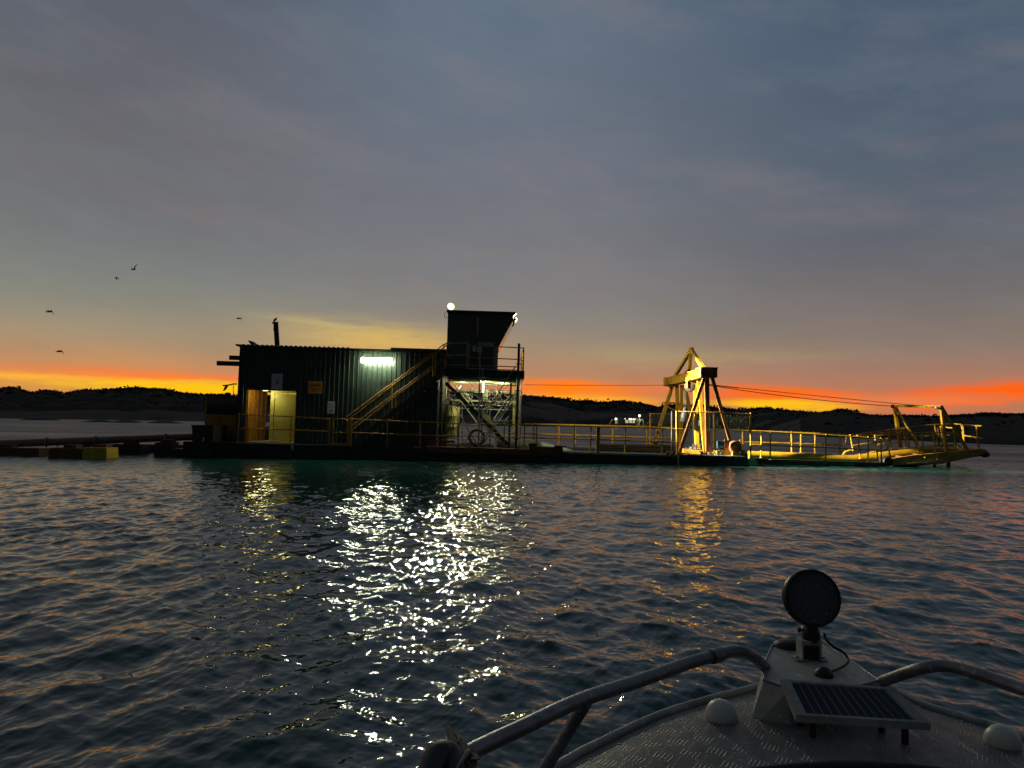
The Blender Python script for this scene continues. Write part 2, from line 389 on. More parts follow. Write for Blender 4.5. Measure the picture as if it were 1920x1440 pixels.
ra = np.array([azpx(p, q) for p, q in ridge_px]); re = np.array([ray(p, q).z / math.hypot(ray(p, q).x, ray(p, q).y) for p, q in ridge_px])
sa = np.array([azpx(p, 800) for p, q in shore_px]); sr = np.array([q for p, q in shore_px])
az_px0 = lambda a: 960 + F_PX * math.tan(max(-1.2, min(1.2, a)))
def hill_h(a, tt, r0, r1):
    """height at azimuth a, fraction tt from shore to ridge, and how sandy it is"""
    el_ = float(np.interp(a, ra, re)); H = CAM_H + el_ * r1
    px = az_px0(a); x = math.sin(a) * (r0 + (r1 - r0) * tt); y = math.cos(a) * (r0 + (r1 - r0) * tt)
    n_ = noise.fractal(Vector((x * .012, y * .012, 3)), 1, 2, 5)
    n2_ = noise.fractal(Vector((x * .05, y * .05, 9)), 1, 2, 4)
    sand = 0.0
    if px < 960:
        bank = .19 * H
        h = bank * min(1, tt / .12) + (H - bank) * max(0, (tt - .12) / .88) ** .85
        sand = 1.0 - min(1, max(0, (tt - .13 - .02 * n2_) / .03))
        sand *= .75 + .3 * n2_
    elif px < 1330:
        h = H * (.10 * min(1, tt / .06) + .90 * max(0, (tt - .06) / .94) ** .9)
        s0 = (tt - .08) / .5
        sand = .9 * max(0, min(1, 1.25 - abs(tt - .36) / .27 + n_ * .9)) * .75
    else:
        h = H * tt ** .8
        sand = .85 * max(0, min(1, n_ * 4.2 + n2_ * .8 - 1.0 + .9 * math.exp(-((px - 1440) / 60) ** 2))) * (1 if tt < .8 and px < 1500 else .35 if tt < .4 and px < 1660 else .1)
    if 930 < px < 1010 and 0: pass
    h += n_ * .16 * H * tt * (1 - tt) * 2
    if sand < .3: h += (.045 * H * n2_ * min(1, tt * 3)) * (1 if tt < .99 else .5)
    return h, min(1, sand)
hv, hf, hs = [], [], []
acol = list(np.linspace(R(-55), R(62), 900)) + list(np.linspace(R(62), R(305), 120)[1:-1])
NT_ = 46
for a in acol:
    aw = a if a < math.pi else a - 2 * math.pi
    r0 = float(np.interp(aw, sa, sr)); r1 = r0 + (260 if az_px0(aw) < 1300 else 230 - 20 * math.sin(aw * 9))
    fine = noise.fractal(Vector((aw * 210, 0, 1)), 1, 2, 4)
    for j in range(NT_):
        if j == 0: rr, h, s_ = r0 - 6, -1.2, 0
        elif j < 40:
            tt = (j - 1) / 38; rr = r0 + (r1 - r0) * tt
            h, s_ = hill_h(aw, tt, r0, r1) if abs(aw) < R(64) else (tt * 14 + noise.noise(Vector((aw * 12, tt * 2, 0))) * 4 * tt, 0)
            if tt > .85: h += fine * .9 * (tt - .85) / .15 * (r1 / 500)
        else:
            q = (j - 39) / 6; rr = r1 + q * (2600 if j == 45 else 260); h = max(.5, hill_h(aw, 1, r0, r1)[0] * (1 - q * .9)) if abs(aw) < R(64) else 10 * (1 - q); s_ = 0
            if j == 45: h = .5
        hv.append((rr * math.sin(a), rr * math.cos(a), h)); hs.append(s_)
nc = len(acol)
for i in range(nc):
    i2 = (i + 1) % nc
    for j in range(NT_ - 1): hf.append((i * NT_ + j, i2 * NT_ + j, i2 * NT_ + j + 1, i * NT_ + j + 1)[::-1])
me = bpy.data.meshes.new('hills'); me.from_pydata(hv, [], hf); me.update()
me.polygons.foreach_set('use_smooth', [True] * len(hf))
at = me.attributes.new('sandiness', 'FLOAT', 'POINT'); at.data.foreach_set('value', hs)
hm = bpy.data.materials.new('dune_and_scrub'); hm.use_nodes = True; t = hm.node_tree; n = NT(t); b = t.nodes['Principled BSDF']
an = n.new('ShaderNodeAttribute', attribute_name='sandiness'); co = n.new('ShaderNodeTexCoord').outputs['Object']
veg = n.mix(n.noise(co, .09, 5, .7), (.010, .011, .007), (.024, .024, .014))
snd = n.mix(n.noise(co, .06, 5, .6), (.17, .125, .10), (.085, .062, .052))
f = n.ss(n.m('ADD', an.outputs['Fac'], n.m('MULTIPLY', n.m('SUBTRACT', n.noise(co, .12, 6, .7), .5), .9)), .30, .62)
t.links.new(n.mix(f, veg, snd), b.inputs['Base Color']); b.inputs['Roughness'].default_value = .95; b.inputs['Specular IOR Level'].default_value = .1
me.materials.append(hm)
ho = bpy.data.objects.new('hills', me); sc.collection.objects.link(ho); tag(ho, kind='structure')
# scrub: low coastal bushes over the crest, countless -> one object
bv, bf = [], []
for i in range(3400):
    a = random.uniform(R(-44), R(44)); r0 = float(np.interp(a, sa, sr)); r1 = r0 + (260 if az_px0(a) < 1300 else 230 - 20 * math.sin(a * 9))
    tt = random.choice([1, 1, .98, .96, random.uniform(.55, .95), random.uniform(.15, .95)]) * .995
    h, s_ = hill_h(a, tt, r0, r1)
    if s_ > .25 and random.random() < .85: continue
    rr = r0 + (r1 - r0) * tt; c = Vector((rr * math.sin(a), rr * math.cos(a), h))
    sz = random.uniform(.4, 1.0) * (rr / 480) * (1.0 + .8 * (random.random() < .08))
    for k in range(16):
        d = Vector((random.gauss(0, 1), random.gauss(0, 1), abs(random.gauss(0, .6)))) * sz * .75; e1 = Vector((random.gauss(0, 1), random.gauss(0, 1), random.gauss(0, 1))).normalized() * sz * .5
        e2_ = e1.cross(Vector((random.random(), random.random(), 1))).normalized() * sz * .42; q = len(bv)
        bv += [tuple(c + d - e1), tuple(c + d + e2_), tuple(c + d + e1), tuple(c + d - e2_)]; bf.append((q, q + 1, q + 2, q + 3))
me = bpy.data.meshes.new('scrub'); me.from_pydata(bv, [], bf); me.update(); me.materials.append(mat('scrub_leaves', (.014, .017, .010), (.03, .032, .018), .9, scale=.2, spec=.1))
o = bpy.data.objects.new('scrub', me); sc.collection.objects.link(o); tag(o, 'dark low coastal scrub covering the crests of the hills', 'scrub', kind='stuff')
# low dark bars of sand just off the far bank
for px0, px1, py, hh, lab in ((38, 112, 788.5, 2.6, 'low dark sand bar at the far left edge of the lake'), (160, 214, 790.5, 1.6, 'low dark sand bar, left half of the long pair'), (210, 264, 791, 1.8, 'low dark sand bar, right half of the long pair'), (276, 342, 791.5, 1.8, 'low dark sand bar nearest the orange cab of the dredge')):
    Yd = 262 if px0 < 100 else 215
    a_, b_ = D(px0, py, Yd), D(px1, py, Yd); m_ = MB(ID)
    n_ = 24; vs = []
    for i in range(n_ + 1):
        q = i / n_; c = a_.lerp(b_, q); hgt = hh * (math.sin(math.pi * q) ** 1.6) * (.8 + .3 * noise.noise(Vector((q * 6, px0, 0)))) * .62
        for dy, k in ((-9, -.3), (-5, .5), (0, 1), (5, .5), (9, -.3)): vs.append((c.x, c.y + dy * math.sin(math.pi * q) ** .5, max(-.3, hgt * k) if k > 0 else -.4))
    m_.add(vs, [(i * 5 + k, (i + 1) * 5 + k, (i + 1) * 5 + k + 1, i * 5 + k + 1) for i in range(n_) for k in range(4)], True)
    o = solo('sand_bar', m_, M['sand'], lab, 'sand bar', 'low dark sand bars off the far bank'); o['kind'] = 'structure'

# ------------------------------------------------------------------ the dredge
def U(px, v, py=800): return P(px, py, v).x
def Wz(px, py, v): return P(px, py, v).z
DK = 0.50                                # deck level above the dredge's own waterline
def Pd(px, py, v, z=DK):                 # same, dropped or raised to a level
    p = P(px, py or 845, v); return Vector((p.x, p.y, z))
# hull: two long pontoons, a stern block and the pump well between them
b = thing('dredge_barge', 'long black steel dredge barge carrying the shed, tower and gantry', 'barge', (0, 0, 0))
xl, xr = U(345, 0), U(1268, 0); hx0, hx1 = U(1270, 0), U(1402, -.35)
h = MB().box((xl, 0, -1), (xr, 2.3, DK - .02)); part('near_pontoon', h, M['hull'], b)
h = MB().box((xl, 6.2, -1), (hx1, 8.4, DK - .02)); part('far_pontoon', h, M['hull'], b)
h = MB().box((xl + .01, 2.302, -1), (U(835, 2), 6.198, DK - .03)); part('stern_hull', h, M['hull'], b)
h = MB().box((hx0, -.35, -1), (hx1, 2.3, DK + .02)); part('bow_pontoon', h, M['hull'], b)
h = MB().box((U(340, 0), .35, -.6), (xl - .01, 3.5, DK - .16)).box((U(318, -.1), .1, -.5), (U(347, -.1), 1.6, .17)); part('stern_fender', h, M['black'], b)
part('deck_plate', MB().box((xl + .02, .02, DK - .018), (U(800, 0), 2.28, DK)), M['black'], b); part('deck_plate', MB().box((U(1056, 0), .02, DK - .018), (xr - .02, 2.28, DK)), M['black'], b)
h = MB().box((U(1060, 0), -.012, DK - .06), (xr - .01, .06, DK + .012)); part('deck_edge', h, M['palegreen'], b)
h = MB()
u0, u1 = U(800, 0), U(1054, 0)
h.box((u0, -.05, DK - .17), (u1, .9, DK + .07)); h.box((U(1000, 0), -.08, DK - .10), (u1 + .05, .5, DK + .2)).box((U(800, 0), .95, DK), (U(850, 0), 1.4, DK + .32))
h.box((U(993, 0), -.12, DK + .05), (U(1006, 0), .3, DK + .33)); h.bar((U(1040, 0), 0, DK + .24), (U(1062, 0), 0, DK + .24), .5, .05)
part('rusty_coaming', h, M['rust'], b)
for px in (962, 1253, 640, 545): part('rubbing_block', MB().box((U(px, 0) - .12, -.09, -.3), (U(px, 0) + .12, -.01, DK - .2)), M['black'], b)
h = MB().box((U(548, 0), -.03, DK - .25), (U(552, 0), .0, DK - .02)); part('paint_mark', h, M['white'], b)
h = MB().prism([Pd(1403, 0, -.2, .42), Pd(1418, 0, -.2, .42), Pd(1424, 0, -.2, .05), Pd(1403, 0, -.2, .0)], (0, 1.2, 0)); part('bow_plate', h, M['palegreen'], b)
for px, v in ((1228, 6.4), (1316, -.1), (1388, -.1)):
    c = Pd(px, 0, v); s_ = 1.0 if v > 3 else .45
    m_ = MB().lathe(c, (0, 0, 1), [(.12 * s_, 0), (.12 * s_, .38 * s_), (.28 * s_, .40 * s_), (.28 * s_, .46 * s_), (0, .46 * s_)], 14); part('bollard', m_, M['yellow'] if v > 3 else M['black'], b)
h = MB()
for px in (1252, 1262, 1330, 1345, 1352, 1398, 1400):
    part('deck_fitting', MB().lathe(Pd(px, 0, .25), (0, 0, 1), [(.05, 0), (.07, .05), (.05, .16), (0, .18)], 8), M['black'], b)
for k in range(7):
    part('deck_block', MB().box((U(1268, 0) + k * .42, 1.2, DK), (U(1268, 0) + k * .42 + .2, 1.5, DK + .10 + .04 * (k % 3))), M['black'], b)
h = MB().box((U(1285, 0), -.28, DK + .021), (U(1402, -.3) - .1, 1.1, DK + .05)); part('bow_deck_plate', h, M['palegreen'], b)
# sloping pale pipe that drops from the tower into the well
m_ = MB().tube([P(930, 830, 3.2), P(985, 842, 3.4), P(1045, 853, 3.6), P(1105, 865, 3.8)], [.52, .50, .42, .30], 20)
solo('suction_pipe', m_, M['palegreen'], 'thick pale green pipe sloping down behind the railing, right of the scaffold', 'pipe')
m_ = MB()
for y_ in (834, 838, 842):
    m_.tube([P(1122, y_ + 1, 3.6), P(1200, y_ + 3, 4.0), P(1262, y_ + 4, 4.4)], .10, 10)
solo('pipe_bundle', m_, M['black'], 'dark pipes lying low in the well left of the yellow gantry', 'pipes')

# ---- the shed
VW, VB = 1.0, 5.6
su0, su1 = U(446, VW, 740), U(829, VW, 740); sw1 = Wz(600, 655, VW)
ou0, ou1, ow1 = U(460, VW, 780), U(553.5, VW, 780), Wz(505, 730, VW)
shed = thing('machinery_shed', 'long dark green corrugated shed with lit doorway at its left end', 'shed', ((su0 + su1) / 2, 3, DK))
def ribbed(m_, u0, u1, w0, w1, v=VW, pitch_=.205, dep=.035, th=.06):
    m_.box((u0, v, w0), (u1, v + th, w1)); k = math.ceil((u0 - su0 - .04) / pitch_)
    while su0 + k * pitch_ + .055 < u1:
        a = su0 + k * pitch_
        if a > u0 + .01:
            m_.prism([(a, v + .001, w0 + .01), (a + .018, v - dep, w0 + .01), (a + .040, v - dep, w0 + .01), (a + .058, v + .001, w0 + .01)], (0, 0, w1 - w0 - .02))
        k += 1
    return m_
h = MB(); ribbed(h, su0, ou0, DK, sw1); ribbed(h, ou0, ou1, ow1, sw1); ribbed(h, ou1, su1, DK, sw1)
h.box((su1 - .06, VW + .061, DK), (su1, VB, sw1)); h.box((ou1, VB - .06, DK), (su1 - .061, VB, sw1)); h.box((su0, VW + .061, DK), (su0 + .06, 3.75, sw1)); h.box((su0, 3.75, ow1), (su0 + .06, VB, sw1))
part('cladding', h, M['green'], shed)
part('corner_post', MB().box((su0 - .005, VW - .04, DK), (su0 + .10, VW - .002, sw1)), M['black'], shed); part('corner_post', MB().box((ou1 + .01, VW - .03, DK), (ou1 + .12, VW - .002, ow1 + .05)), M['black'], shed)
rf = MB(); ru0 = U(445, VW - .2, 650) - .02; ru1 = su1 + .12; rt = sw1 + .02
rf.box((ru0, VW - .16, rt), (ru1, VB + .15, rt + .055))
k = 0
while ru0 + .2 + k * .205 < U(655, VW, 650):
    a = ru0 + .2 + k * .205; rf.prism([(a, VW - .17, rt + .05), (a + .03, VW - .17, rt + .10), (a + .07, VW - .17, rt + .10), (a + .10, VW - .17, rt + .05)], (0, VB - VW + .33, 0)); k += 1
rf.prism([(ru0 - .05, VW - .18, rt + .01), (ru0 + .28, VW - .18, rt - .10), (ru0 + .28, VW - .18, rt + .07), (ru0 - .08, VW - .18, rt + .09)], (0, VB - VW + .36, 0))
rf.box((U(734, VW, 655), VW - .2, rt + .056), (ru1 + .02, VB, rt + .13))
part('roof', rf, M['roof'], shed)
h = MB().box((ou0 - .02, VW + .02, ow1 - .05), (ou1 + .02, VW + .07, ow1 - .001)); part('lintel', h, M['black'], shed)
# passage: orange ribbed side wall, floor, ceiling, pale door panel
h = MB(); a0 = ou0 + .01; va, vb_ = VW + .06, 3.75
h.box((a0 - .06, va, DK), (a0, vb_, ow1 - .01))
for v_ in (va + .02, 1.45, 1.9, 2.35, 2.93, 3.5): h.box((a0, v_, DK + .01), (a0 + .05, v_ + .05, ow1 - .02))
part('passage_wall', h, M['orange'], shed)
h = MB().box((a0, va, DK), (ou1 + .9, VB, DK + .03)); part('passage_floor', h, M['cream'], shed)
h = MB().box((su0 + .07, va, ow1), (ou1 + .9, VB - .1, ow1 + .05)); part('passage_ceiling', h, M['cream'], shed)
dv = 1.75; du0, du1 = U(506, dv, 780), ou1 + .75
dz = ow1 - .005
h = MB().box((du0, dv, DK + .03), (du0 + .16, dv + .10, dz)).box((du1 - .12, dv, DK + .03), (du1, dv + .10, dz)).box((du0 + .161, dv, dz - .12), (du1 - .121, dv + .10, dz))
fr_ = part('door_frame', h, M['doorp'], shed)
h = MB().box((du0 + .19, dv + .02, DK + .05), (du1 - .15, dv + .07, dz - .15)); h.box((du0 + .30, dv + .012, DK + .9), (du1 - .3, dv + .02, DK + .93))
dr_ = part('door', h, M['doorp'], shed)
part('hinge', MB().box((du0 + .171, dv + .005, dz - .40), (du0 + .195, dv + .02, dz - .25)), M['galv'], dr_); part('hinge', MB().box((du0 + .171, dv + .005, DK + .3), (du0 + .195, dv + .02, DK + .45)), M['galv'], dr_)
h = MB().tube([(du0 + .95, dv - .05, DK + 1.0), (du0 + 1.05, dv - .05, DK + 1.0)], .015); part('handle', h, M['galv'], dr_)
# passage lamp under the ceiling
lp = Vector((ou0 + .75, VW + .20, ow1 - .08))
h = MB().box(lp - Vector((.10, .04, -.02)), lp + Vector((.10, .04, .07))); part('passage_light', h, emis('passage_lamp', (1, .98, .62), 1.6), shed)
light('passage_light_lamp', 'POINT', lp - Vector((0, .0, .12)), lp, 22, .16, shed, (1, .90, .38))
# little items in the gap and at the doorway
m_ = MB().lathe(Pd(500, 0, 3.3), (0, 0, 1), [(.10, 0), (.12, .25), (.09, .4), (.11, .62), (.05, .68)], 10); solo('drum', m_, M['black'], 'dark drum standing in the passage between orange wall and door', 'drum')
m_ = MB().tube([Pd(494, 0, 1.3, DK + .06), Pd(510, 0, 1.25, DK + .10), Pd(520, 0, 1.35, DK + .07), Pd(512, 0, 1.5, DK + .06)], .03); solo('hose', m_, M['white'], 'short pale hose lying on the doorway threshold', 'hose')
# chimney, cowl, awning
m_ = MB().tube([Vector((U(521, 3, 650), 3, rt)), Vector((P(517, 604, 3).x, 3, P(517, 604, 3).z))], .112, 16, False)
m_.lathe((P(517, 604, 3).x, 3, P(517, 604, 3).z), (0, 0, 1), [(.112, 0), (.122, 0), (.122, -.05), (.09, -.05), (.09, -.4)], 16)
part('chimney', m_, M['black'], shed)
q = [P(a, b_, 1.6) for a, b_ in ((464.5, 638), (470, 639), (475, 643), (479, 648.5), (471.5, 648.5), (469, 644.5))]
solo('roof_cowl', MB().prism(q, (0, .5, 0)), M['black'], 'curved fin shaped cowl leaning on the left end of the shed roof', 'roof cowl')
m_ = MB().box((U(407, 1.1, 680), 1.05, Wz(420, 685.5, 1.1)), (su0 - .002, 1.2, Wz(420, 677, 1.1))).box((U(431, 3, 670), 2.9, Wz(440, 675, 3)), (su0 - .002, 3.05, Wz(440, 667, 3)))
m_.box((U(407, 1.1, 680) + .1, 1.201, Wz(420, 679, 1.1)), (su0 - .01, 4.2, Wz(420, 677.5, 1.1)))
part('awning', m_, M['black'], shed)
# signs on the shed
def text_obj(body, size, loc, name, material, parent, v_off=.004):
    c = bpy.data.curves.new(name, 'FONT'); c.body = body; c.size = size; c.align_x = 'CENTER'; c.align_y = 'CENTER'; c.extrude = .002
    tmp = bpy.data.objects.new(name, c); sc.collection.objects.link(tmp)
    me = bpy.data.meshes.new_from_object(tmp); bpy.data.objects.remove(tmp)
    m_ = MB(); m_.add([Vector((loc[0] + p.co.x, loc[1] - v_off - p.co.z, loc[2] + p.co.y)) for p in me.vertices], [tuple(p.vertices) for p in me.polygons])
    return part(name, m_, material, parent)
def sign(x0, y0, x1, y1, v, material, label):
    a, c = P(x0, y1, v), P(x1, y0, v); t_ = thing('sign', label, 'sign', ((a.x + c.x) / 2, v, a.z))
    part('board', MB().box((a.x, v - .012, a.z), (c.x, v, c.z)), material, t_); return t_, Vector(((a.x + c.x) / 2, v - .012, (a.z + c.z) / 2)), c.x - a.x, c.z - a.z
sv = VW - .036
t_, c, w_, h_ = sign(508.5, 701, 530.5, 729.5, sv, M['greysign'], 'pale sign with a black number 5 above the shed door')
text_obj('5', .30, c + Vector((.02, 0, -.02)), 'number', M['ink'], t_)
t_, c, w_, h_ = sign(577, 715, 605, 737.5, sv, M['signorange'], 'orange rectangular sign with two lines of dark lettering on the shed')
text_obj('DANGER', .125, c + Vector((0, 0, .09)), 'lettering', M['darkred'], t_); text_obj('550 V', .155, c + Vector((0, 0, -.10)), 'lettering', M['darkred'], t_)
t_, c, w_, h_ = sign(613.5, 752.5, 628, 775, sv, M['greysign'], 'small pale portrait sign with a round symbol beside the stair foot')
ri = MB().lathe(c + Vector((0, -.004, .07)), (0, -1, 0), [(.10, 0), (.10, .003), (.085, .003), (.085, 0)], 20); part('symbol', ri, M['ink'], t_)
part('symbol', MB().box(c + Vector((-.09, -.004, -.19)), c + Vector((.09, 0, -.11))), mat('grey_caption', (.2, .22, .23)), t_)
# tube lamp on the shed
c0, c1 = P(678, 676, .62), P(735, 677, .62)
t_ = thing('tube_lamp', 'bright white tube lamp glowing on the shed wall above the stairs', 'lamp', (c0 + c1) / 2)
part('tube', MB().tube([c0, c1], .088, 14), M['tubelamp'], t_)
hz = c0.z + .13
part('housing', MB().box((c0.x - .06, .50, hz), (c1.x + .06, .74, hz + .05)).box((c0.x - .05, .52, hz - .22), (c0.x - .01, .72, hz)).box((c1.x + .01, .52, hz - .22), (c1.x + .05, .72, hz)), M['white'], t_)
for o_ in (-.3, .25): part('bracket', MB().box(((c0.x + c1.x) / 2 + o_, .74, hz + .01), ((c0.x + c1.x) / 2 + o_ + .05, VW, hz + .04)), M['galv'], t_)
# ---- guard cab at the left end
gv = 1.6
cab = thing('winch_cab', 'orange box cab with a dark window at the left end of the dredge', 'cab', Pd(412, 0, gv + 1))
cx0, cx1 = U(383, gv, 800), su0 - .05; cz1, czm = Wz(410, 743, gv), Wz(410, 780, gv)
part('body', MB().box((cx0, gv, DK - .1), (cx1, gv + 1.6, czm)), M['orange'], cab)
part('window', MB().box((cx0 + .06, gv + .03, czm + .04), (cx1, gv + .05, cz1 - .02)), M['glass'], cab)
h = MB().box((cx0, gv, czm + .001), (cx1, gv + .08, czm + .06)).box((cx0, gv, czm + .061), (cx0 + .055, gv + .08, cz1)); part('window_frame', h, M['yellow'], cab); part('rear_panel', MB().box((cx0, gv + 1.5, czm + .001), (cx1, gv + 1.6, cz1)), M['orange'], cab)
part('roof', MB().box((cx0 - .03, gv - .03, cz1), (cx1, gv + 1.63, cz1 + .04)), M['black'], cab)
for px in (400, 408, 432): part('pipe', MB().tube([Pd(px, 0, gv - .08, DK - .02), P(px + 1, 808, gv - .08)], .025), M['black'], cab)
m_ = MB().tube([P(418, 723, 1.8), P(430, 722, 1.8), P(437, 720, 1.8), P(444, 720, 1.8)], .03)
m_.prism([P(418, 733, 1.8), P(423, 729, 1.8), P(426, 723, 1.8), P(422, 723, 1.8)], (0, .12, 0)); m_.tube([P(437.5, 722, 1.8), P(437.5, 742, 1.8)], .015, 6)
m_.lathe(P(427, 741, 1.8), (0, 0, 1), [(.14, 0), (.14, .06), (.08, .12), (0, .12)], 10)
solo('wall_fitting', m_, M['rust'], 'small hook shaped fitting and hanging tag beside the left wall of the shed', 'wall fitting')
tk0, tk1 = P(358.5, 826, -.1), P(400, 800, -.1)
t_ = thing('water_tank', 'black open topped tank at the left end of the barge', 'tank', (tk0 + tk1) / 2)
part('body', MB().prism([(tk0.x + .1, -.1, DK - .6), (tk1.x, -.1, DK - .6), (tk1.x, -.1, tk1.z), (tk0.x, -.1, tk1.z)], (0, 1.5, 0)), M['black'], t_)
part('rim', MB().box((tk0.x - .03, -.14, tk1.z + .001), (tk1.x + .03, 1.44, tk1.z + .05)), M['black'], t_)
part('valve', MB().tube([(tk1.x - .35, -.18, DK + .02), (tk1.x - .35, -.18, DK + .2)], .04), M['galv'], t_)

# ---- railings
def railing(label, rails, posts, v, material, r=.024, group='yellow guard railings of the dredge', name='guard_railing', vb=None):
    first = rails[0][1][0]
    t_ = thing(name, label, 'railing', Pd(first[0], first[1], v), group)
    for nm, pts in rails:
        part(nm, MB().tube([P(p[0], p[1], p[2] if len(p) > 2 else v) for p in pts], r, 8), material, t_)
    for pt in posts:
        a = P(pt[0], pt[1], pt[4] if len(pt) > 4 else v); bq = P(pt[2], pt[3], pt[4] if len(pt) > 4 else v)
        m_ = MB().tube([a, bq], r * 1.15, 8); m_.lathe(a, (0, 0, 1), [(r * 1.15, -.01), (r * 1.5, .0), (r * 1.2, .03), (0, .04)], 8)
        m_.lathe(bq, (0, 0, 1), [(r * 2.4, 0), (r * 2.4, .02), (r, .02)], 8)
        part('post', m_, material, t_)
    return t_
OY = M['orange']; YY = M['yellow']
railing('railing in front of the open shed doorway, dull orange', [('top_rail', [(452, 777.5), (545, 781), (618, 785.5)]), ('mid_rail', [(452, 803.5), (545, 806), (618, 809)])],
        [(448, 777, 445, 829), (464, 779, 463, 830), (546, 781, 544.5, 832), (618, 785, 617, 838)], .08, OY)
g_ = thing('gate', 'small round cornered safety gate at the foot of the stairs', 'gate', Pd(640, 0, .1))
gp = [P(a, b_, .1) for a, b_ in ((625, 838), (625.5, 800), (626, 787.5), (630, 785.2), (645, 785.5), (650, 788), (652.5, 794), (653, 812), (652.5, 838))]
part('frame', MB().tube(smooth_path(gp, 4), .024), OY, g_); part('mid_rail', MB().tube([P(625.5, 810.5, .1), P(653, 811.5, .1)], .02), OY, g_)
part('kick_plate', MB().box(Pd(619, 0, .06, DK - .02), Pd(657, 0, .12, DK + .1) + Vector((0, .03, 0))), OY, g_)
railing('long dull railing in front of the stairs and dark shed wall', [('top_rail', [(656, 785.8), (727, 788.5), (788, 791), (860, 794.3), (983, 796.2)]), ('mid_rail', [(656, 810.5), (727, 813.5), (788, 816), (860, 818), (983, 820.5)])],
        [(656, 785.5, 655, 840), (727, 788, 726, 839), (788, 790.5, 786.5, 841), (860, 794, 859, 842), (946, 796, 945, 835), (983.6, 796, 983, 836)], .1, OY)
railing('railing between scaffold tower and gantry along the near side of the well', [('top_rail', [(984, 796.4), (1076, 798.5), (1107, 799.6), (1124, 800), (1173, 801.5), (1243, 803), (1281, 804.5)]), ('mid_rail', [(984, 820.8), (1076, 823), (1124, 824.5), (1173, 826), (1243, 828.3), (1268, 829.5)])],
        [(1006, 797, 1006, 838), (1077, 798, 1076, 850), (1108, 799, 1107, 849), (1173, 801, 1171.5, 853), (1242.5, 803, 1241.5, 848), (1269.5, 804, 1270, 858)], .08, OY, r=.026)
m_ = MB().bar(P(1122, 799.5, .12), Pd(1120.5, 0, .12, DK), .14, .12); solo('square_post', m_, OY, 'thick square post standing in the middle of the near railing', 'post')
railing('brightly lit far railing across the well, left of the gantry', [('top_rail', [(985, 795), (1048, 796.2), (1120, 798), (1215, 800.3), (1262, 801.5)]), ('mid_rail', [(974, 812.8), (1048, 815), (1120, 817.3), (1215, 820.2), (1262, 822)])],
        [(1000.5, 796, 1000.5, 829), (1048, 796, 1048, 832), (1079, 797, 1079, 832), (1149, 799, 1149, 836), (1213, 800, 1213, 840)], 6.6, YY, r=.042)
# ---- stairs
ST = M['orange']
st = thing('staircase', 'steep orange stairway with double handrails rising across the shed to the tower', 'stairs', Pd(660, 0, .6))
for v_, dy in ((.22, 0), (.90, 0)):
    a = P(655, 838, v_); c = P(826, 702, v_); a.z = DK
    part('stringer', MB().prism([a, a + Vector((.2, 0, 0)), c + Vector((.12, 0, -.10)), c + Vector((0, 0, .06)), c + Vector((-.08, 0, .04)), a + Vector((0, 0, .06))], (0, .04, 0)), mat('dark_stringer', (.05, .045, .025)), st)
a = P(655, 838, .25); c = P(826, 702, .25); a.z = DK
m_ = MB(); nst = 14
for i in range(nst):
    q = (i + .6) / nst; p_ = a.lerp(c, q); m_.box((p_.x - .02, .265, p_.z + .02), (p_.x + .24, .895, p_.z + .05))
part('treads', m_, M['galv'], st)
for v_, off in ((.2, 0), (.94, -6)):
    tp = [(649 + off * 0, 782.5 - 0), (740, 714.5), (812, 661.5), (829, 648), (833, 645.5), (841, 644)] if v_ > .5 else [(657, 784.5), (742, 718), (815, 664.5), (834, 649.5), (838, 647.5), (843.5, 647.2)]
    part('handrail', MB().tube(smooth_path([P(x, y, v_) for x, y in tp], 3), .024), ST, st)
    tp2 = [(x, y + 24) for x, y in tp[:-3]] + [(tp[-3][0] + 4, tp[-3][1] + 20), (tp[-1][0] + 3, tp[-1][1] + 22)]
    part('mid_rail', MB().tube([P(x, y, v_) for x, y in tp2], .02), ST, st)
    for x, y, y2 in (((652, 782, 838), (736, 717, 765), (812, 662, 706), (832.5, 646, 668)) if v_ > .5 else ((659, 784, 838), (743, 717, 764), (816.5, 664, 704), (838, 648, 668))):
        part('post', MB().tube([P(x, y, v_), P(x - .6, y2, v_)], .024), ST, st)
# ---- tower: platform, cabin, scaffold
PV0, PV1 = .55, 4.1
pw0, pw1 = Wz(900, 707.5, PV0), Wz(900, 697, PV0)
pu0, pu1 = U(833, PV0, 700), U(982, PV0, 700)
pf = thing('tower_platform', 'dark steel platform carrying the control cabin', 'platform', ((pu0 + pu1) / 2, 2.3, pw0))
part('deck', MB().box((pu0, PV0, pw0 + .1), (pu1, PV1, pw1)), M['black'], pf)
h = MB()
for v_ in (1.0, 1.9, 2.9, 3.7): h.box((pu0 + .1, v_, pw0 - .12), (pu1 - .1, v_ + .08, pw0 + .099))
part('floor_beam', h, M['cream'], pf)
h = MB().box((pu0, PV0 - .03, pw0), (pu1 + .02, PV0 - .002, pw1 + .09)); h.box((pu1 + .002, PV0, pw0), (pu1 + .03, PV1, pw1 + .09)); part('toe_board', h, M['black'], pf)
railing('platform railing in front of the control cabin door, upper left', [('top_rail', [(836, 643.3), (876, 643.3)]), ('mid_rail', [(838, 666), (875, 666.3)])], [(876.5, 643, 875, 703)], .62, M['cream'], r=.02, group='railings of the tower platform')
railing('yellow platform railing in front of the right half of the cabin', [('top_rail', [(880, 648), (930, 650), (982, 652.5)]), ('mid_rail', [(880, 670.5), (930, 672), (981, 674.5)])], [(880, 647, 878, 705), (982, 652.5, 981, 698)], .56, YY, r=.022, group='railings of the tower platform')
e0, e1 = P(983, 653, .6), P(981.5, 700, .6)
er = thing('end_railing', 'yellow mesh railing at the right end of the tower platform', 'railing', (pu1, 2.3, pw1), 'railings of the tower platform')
xx = pu1 - .02
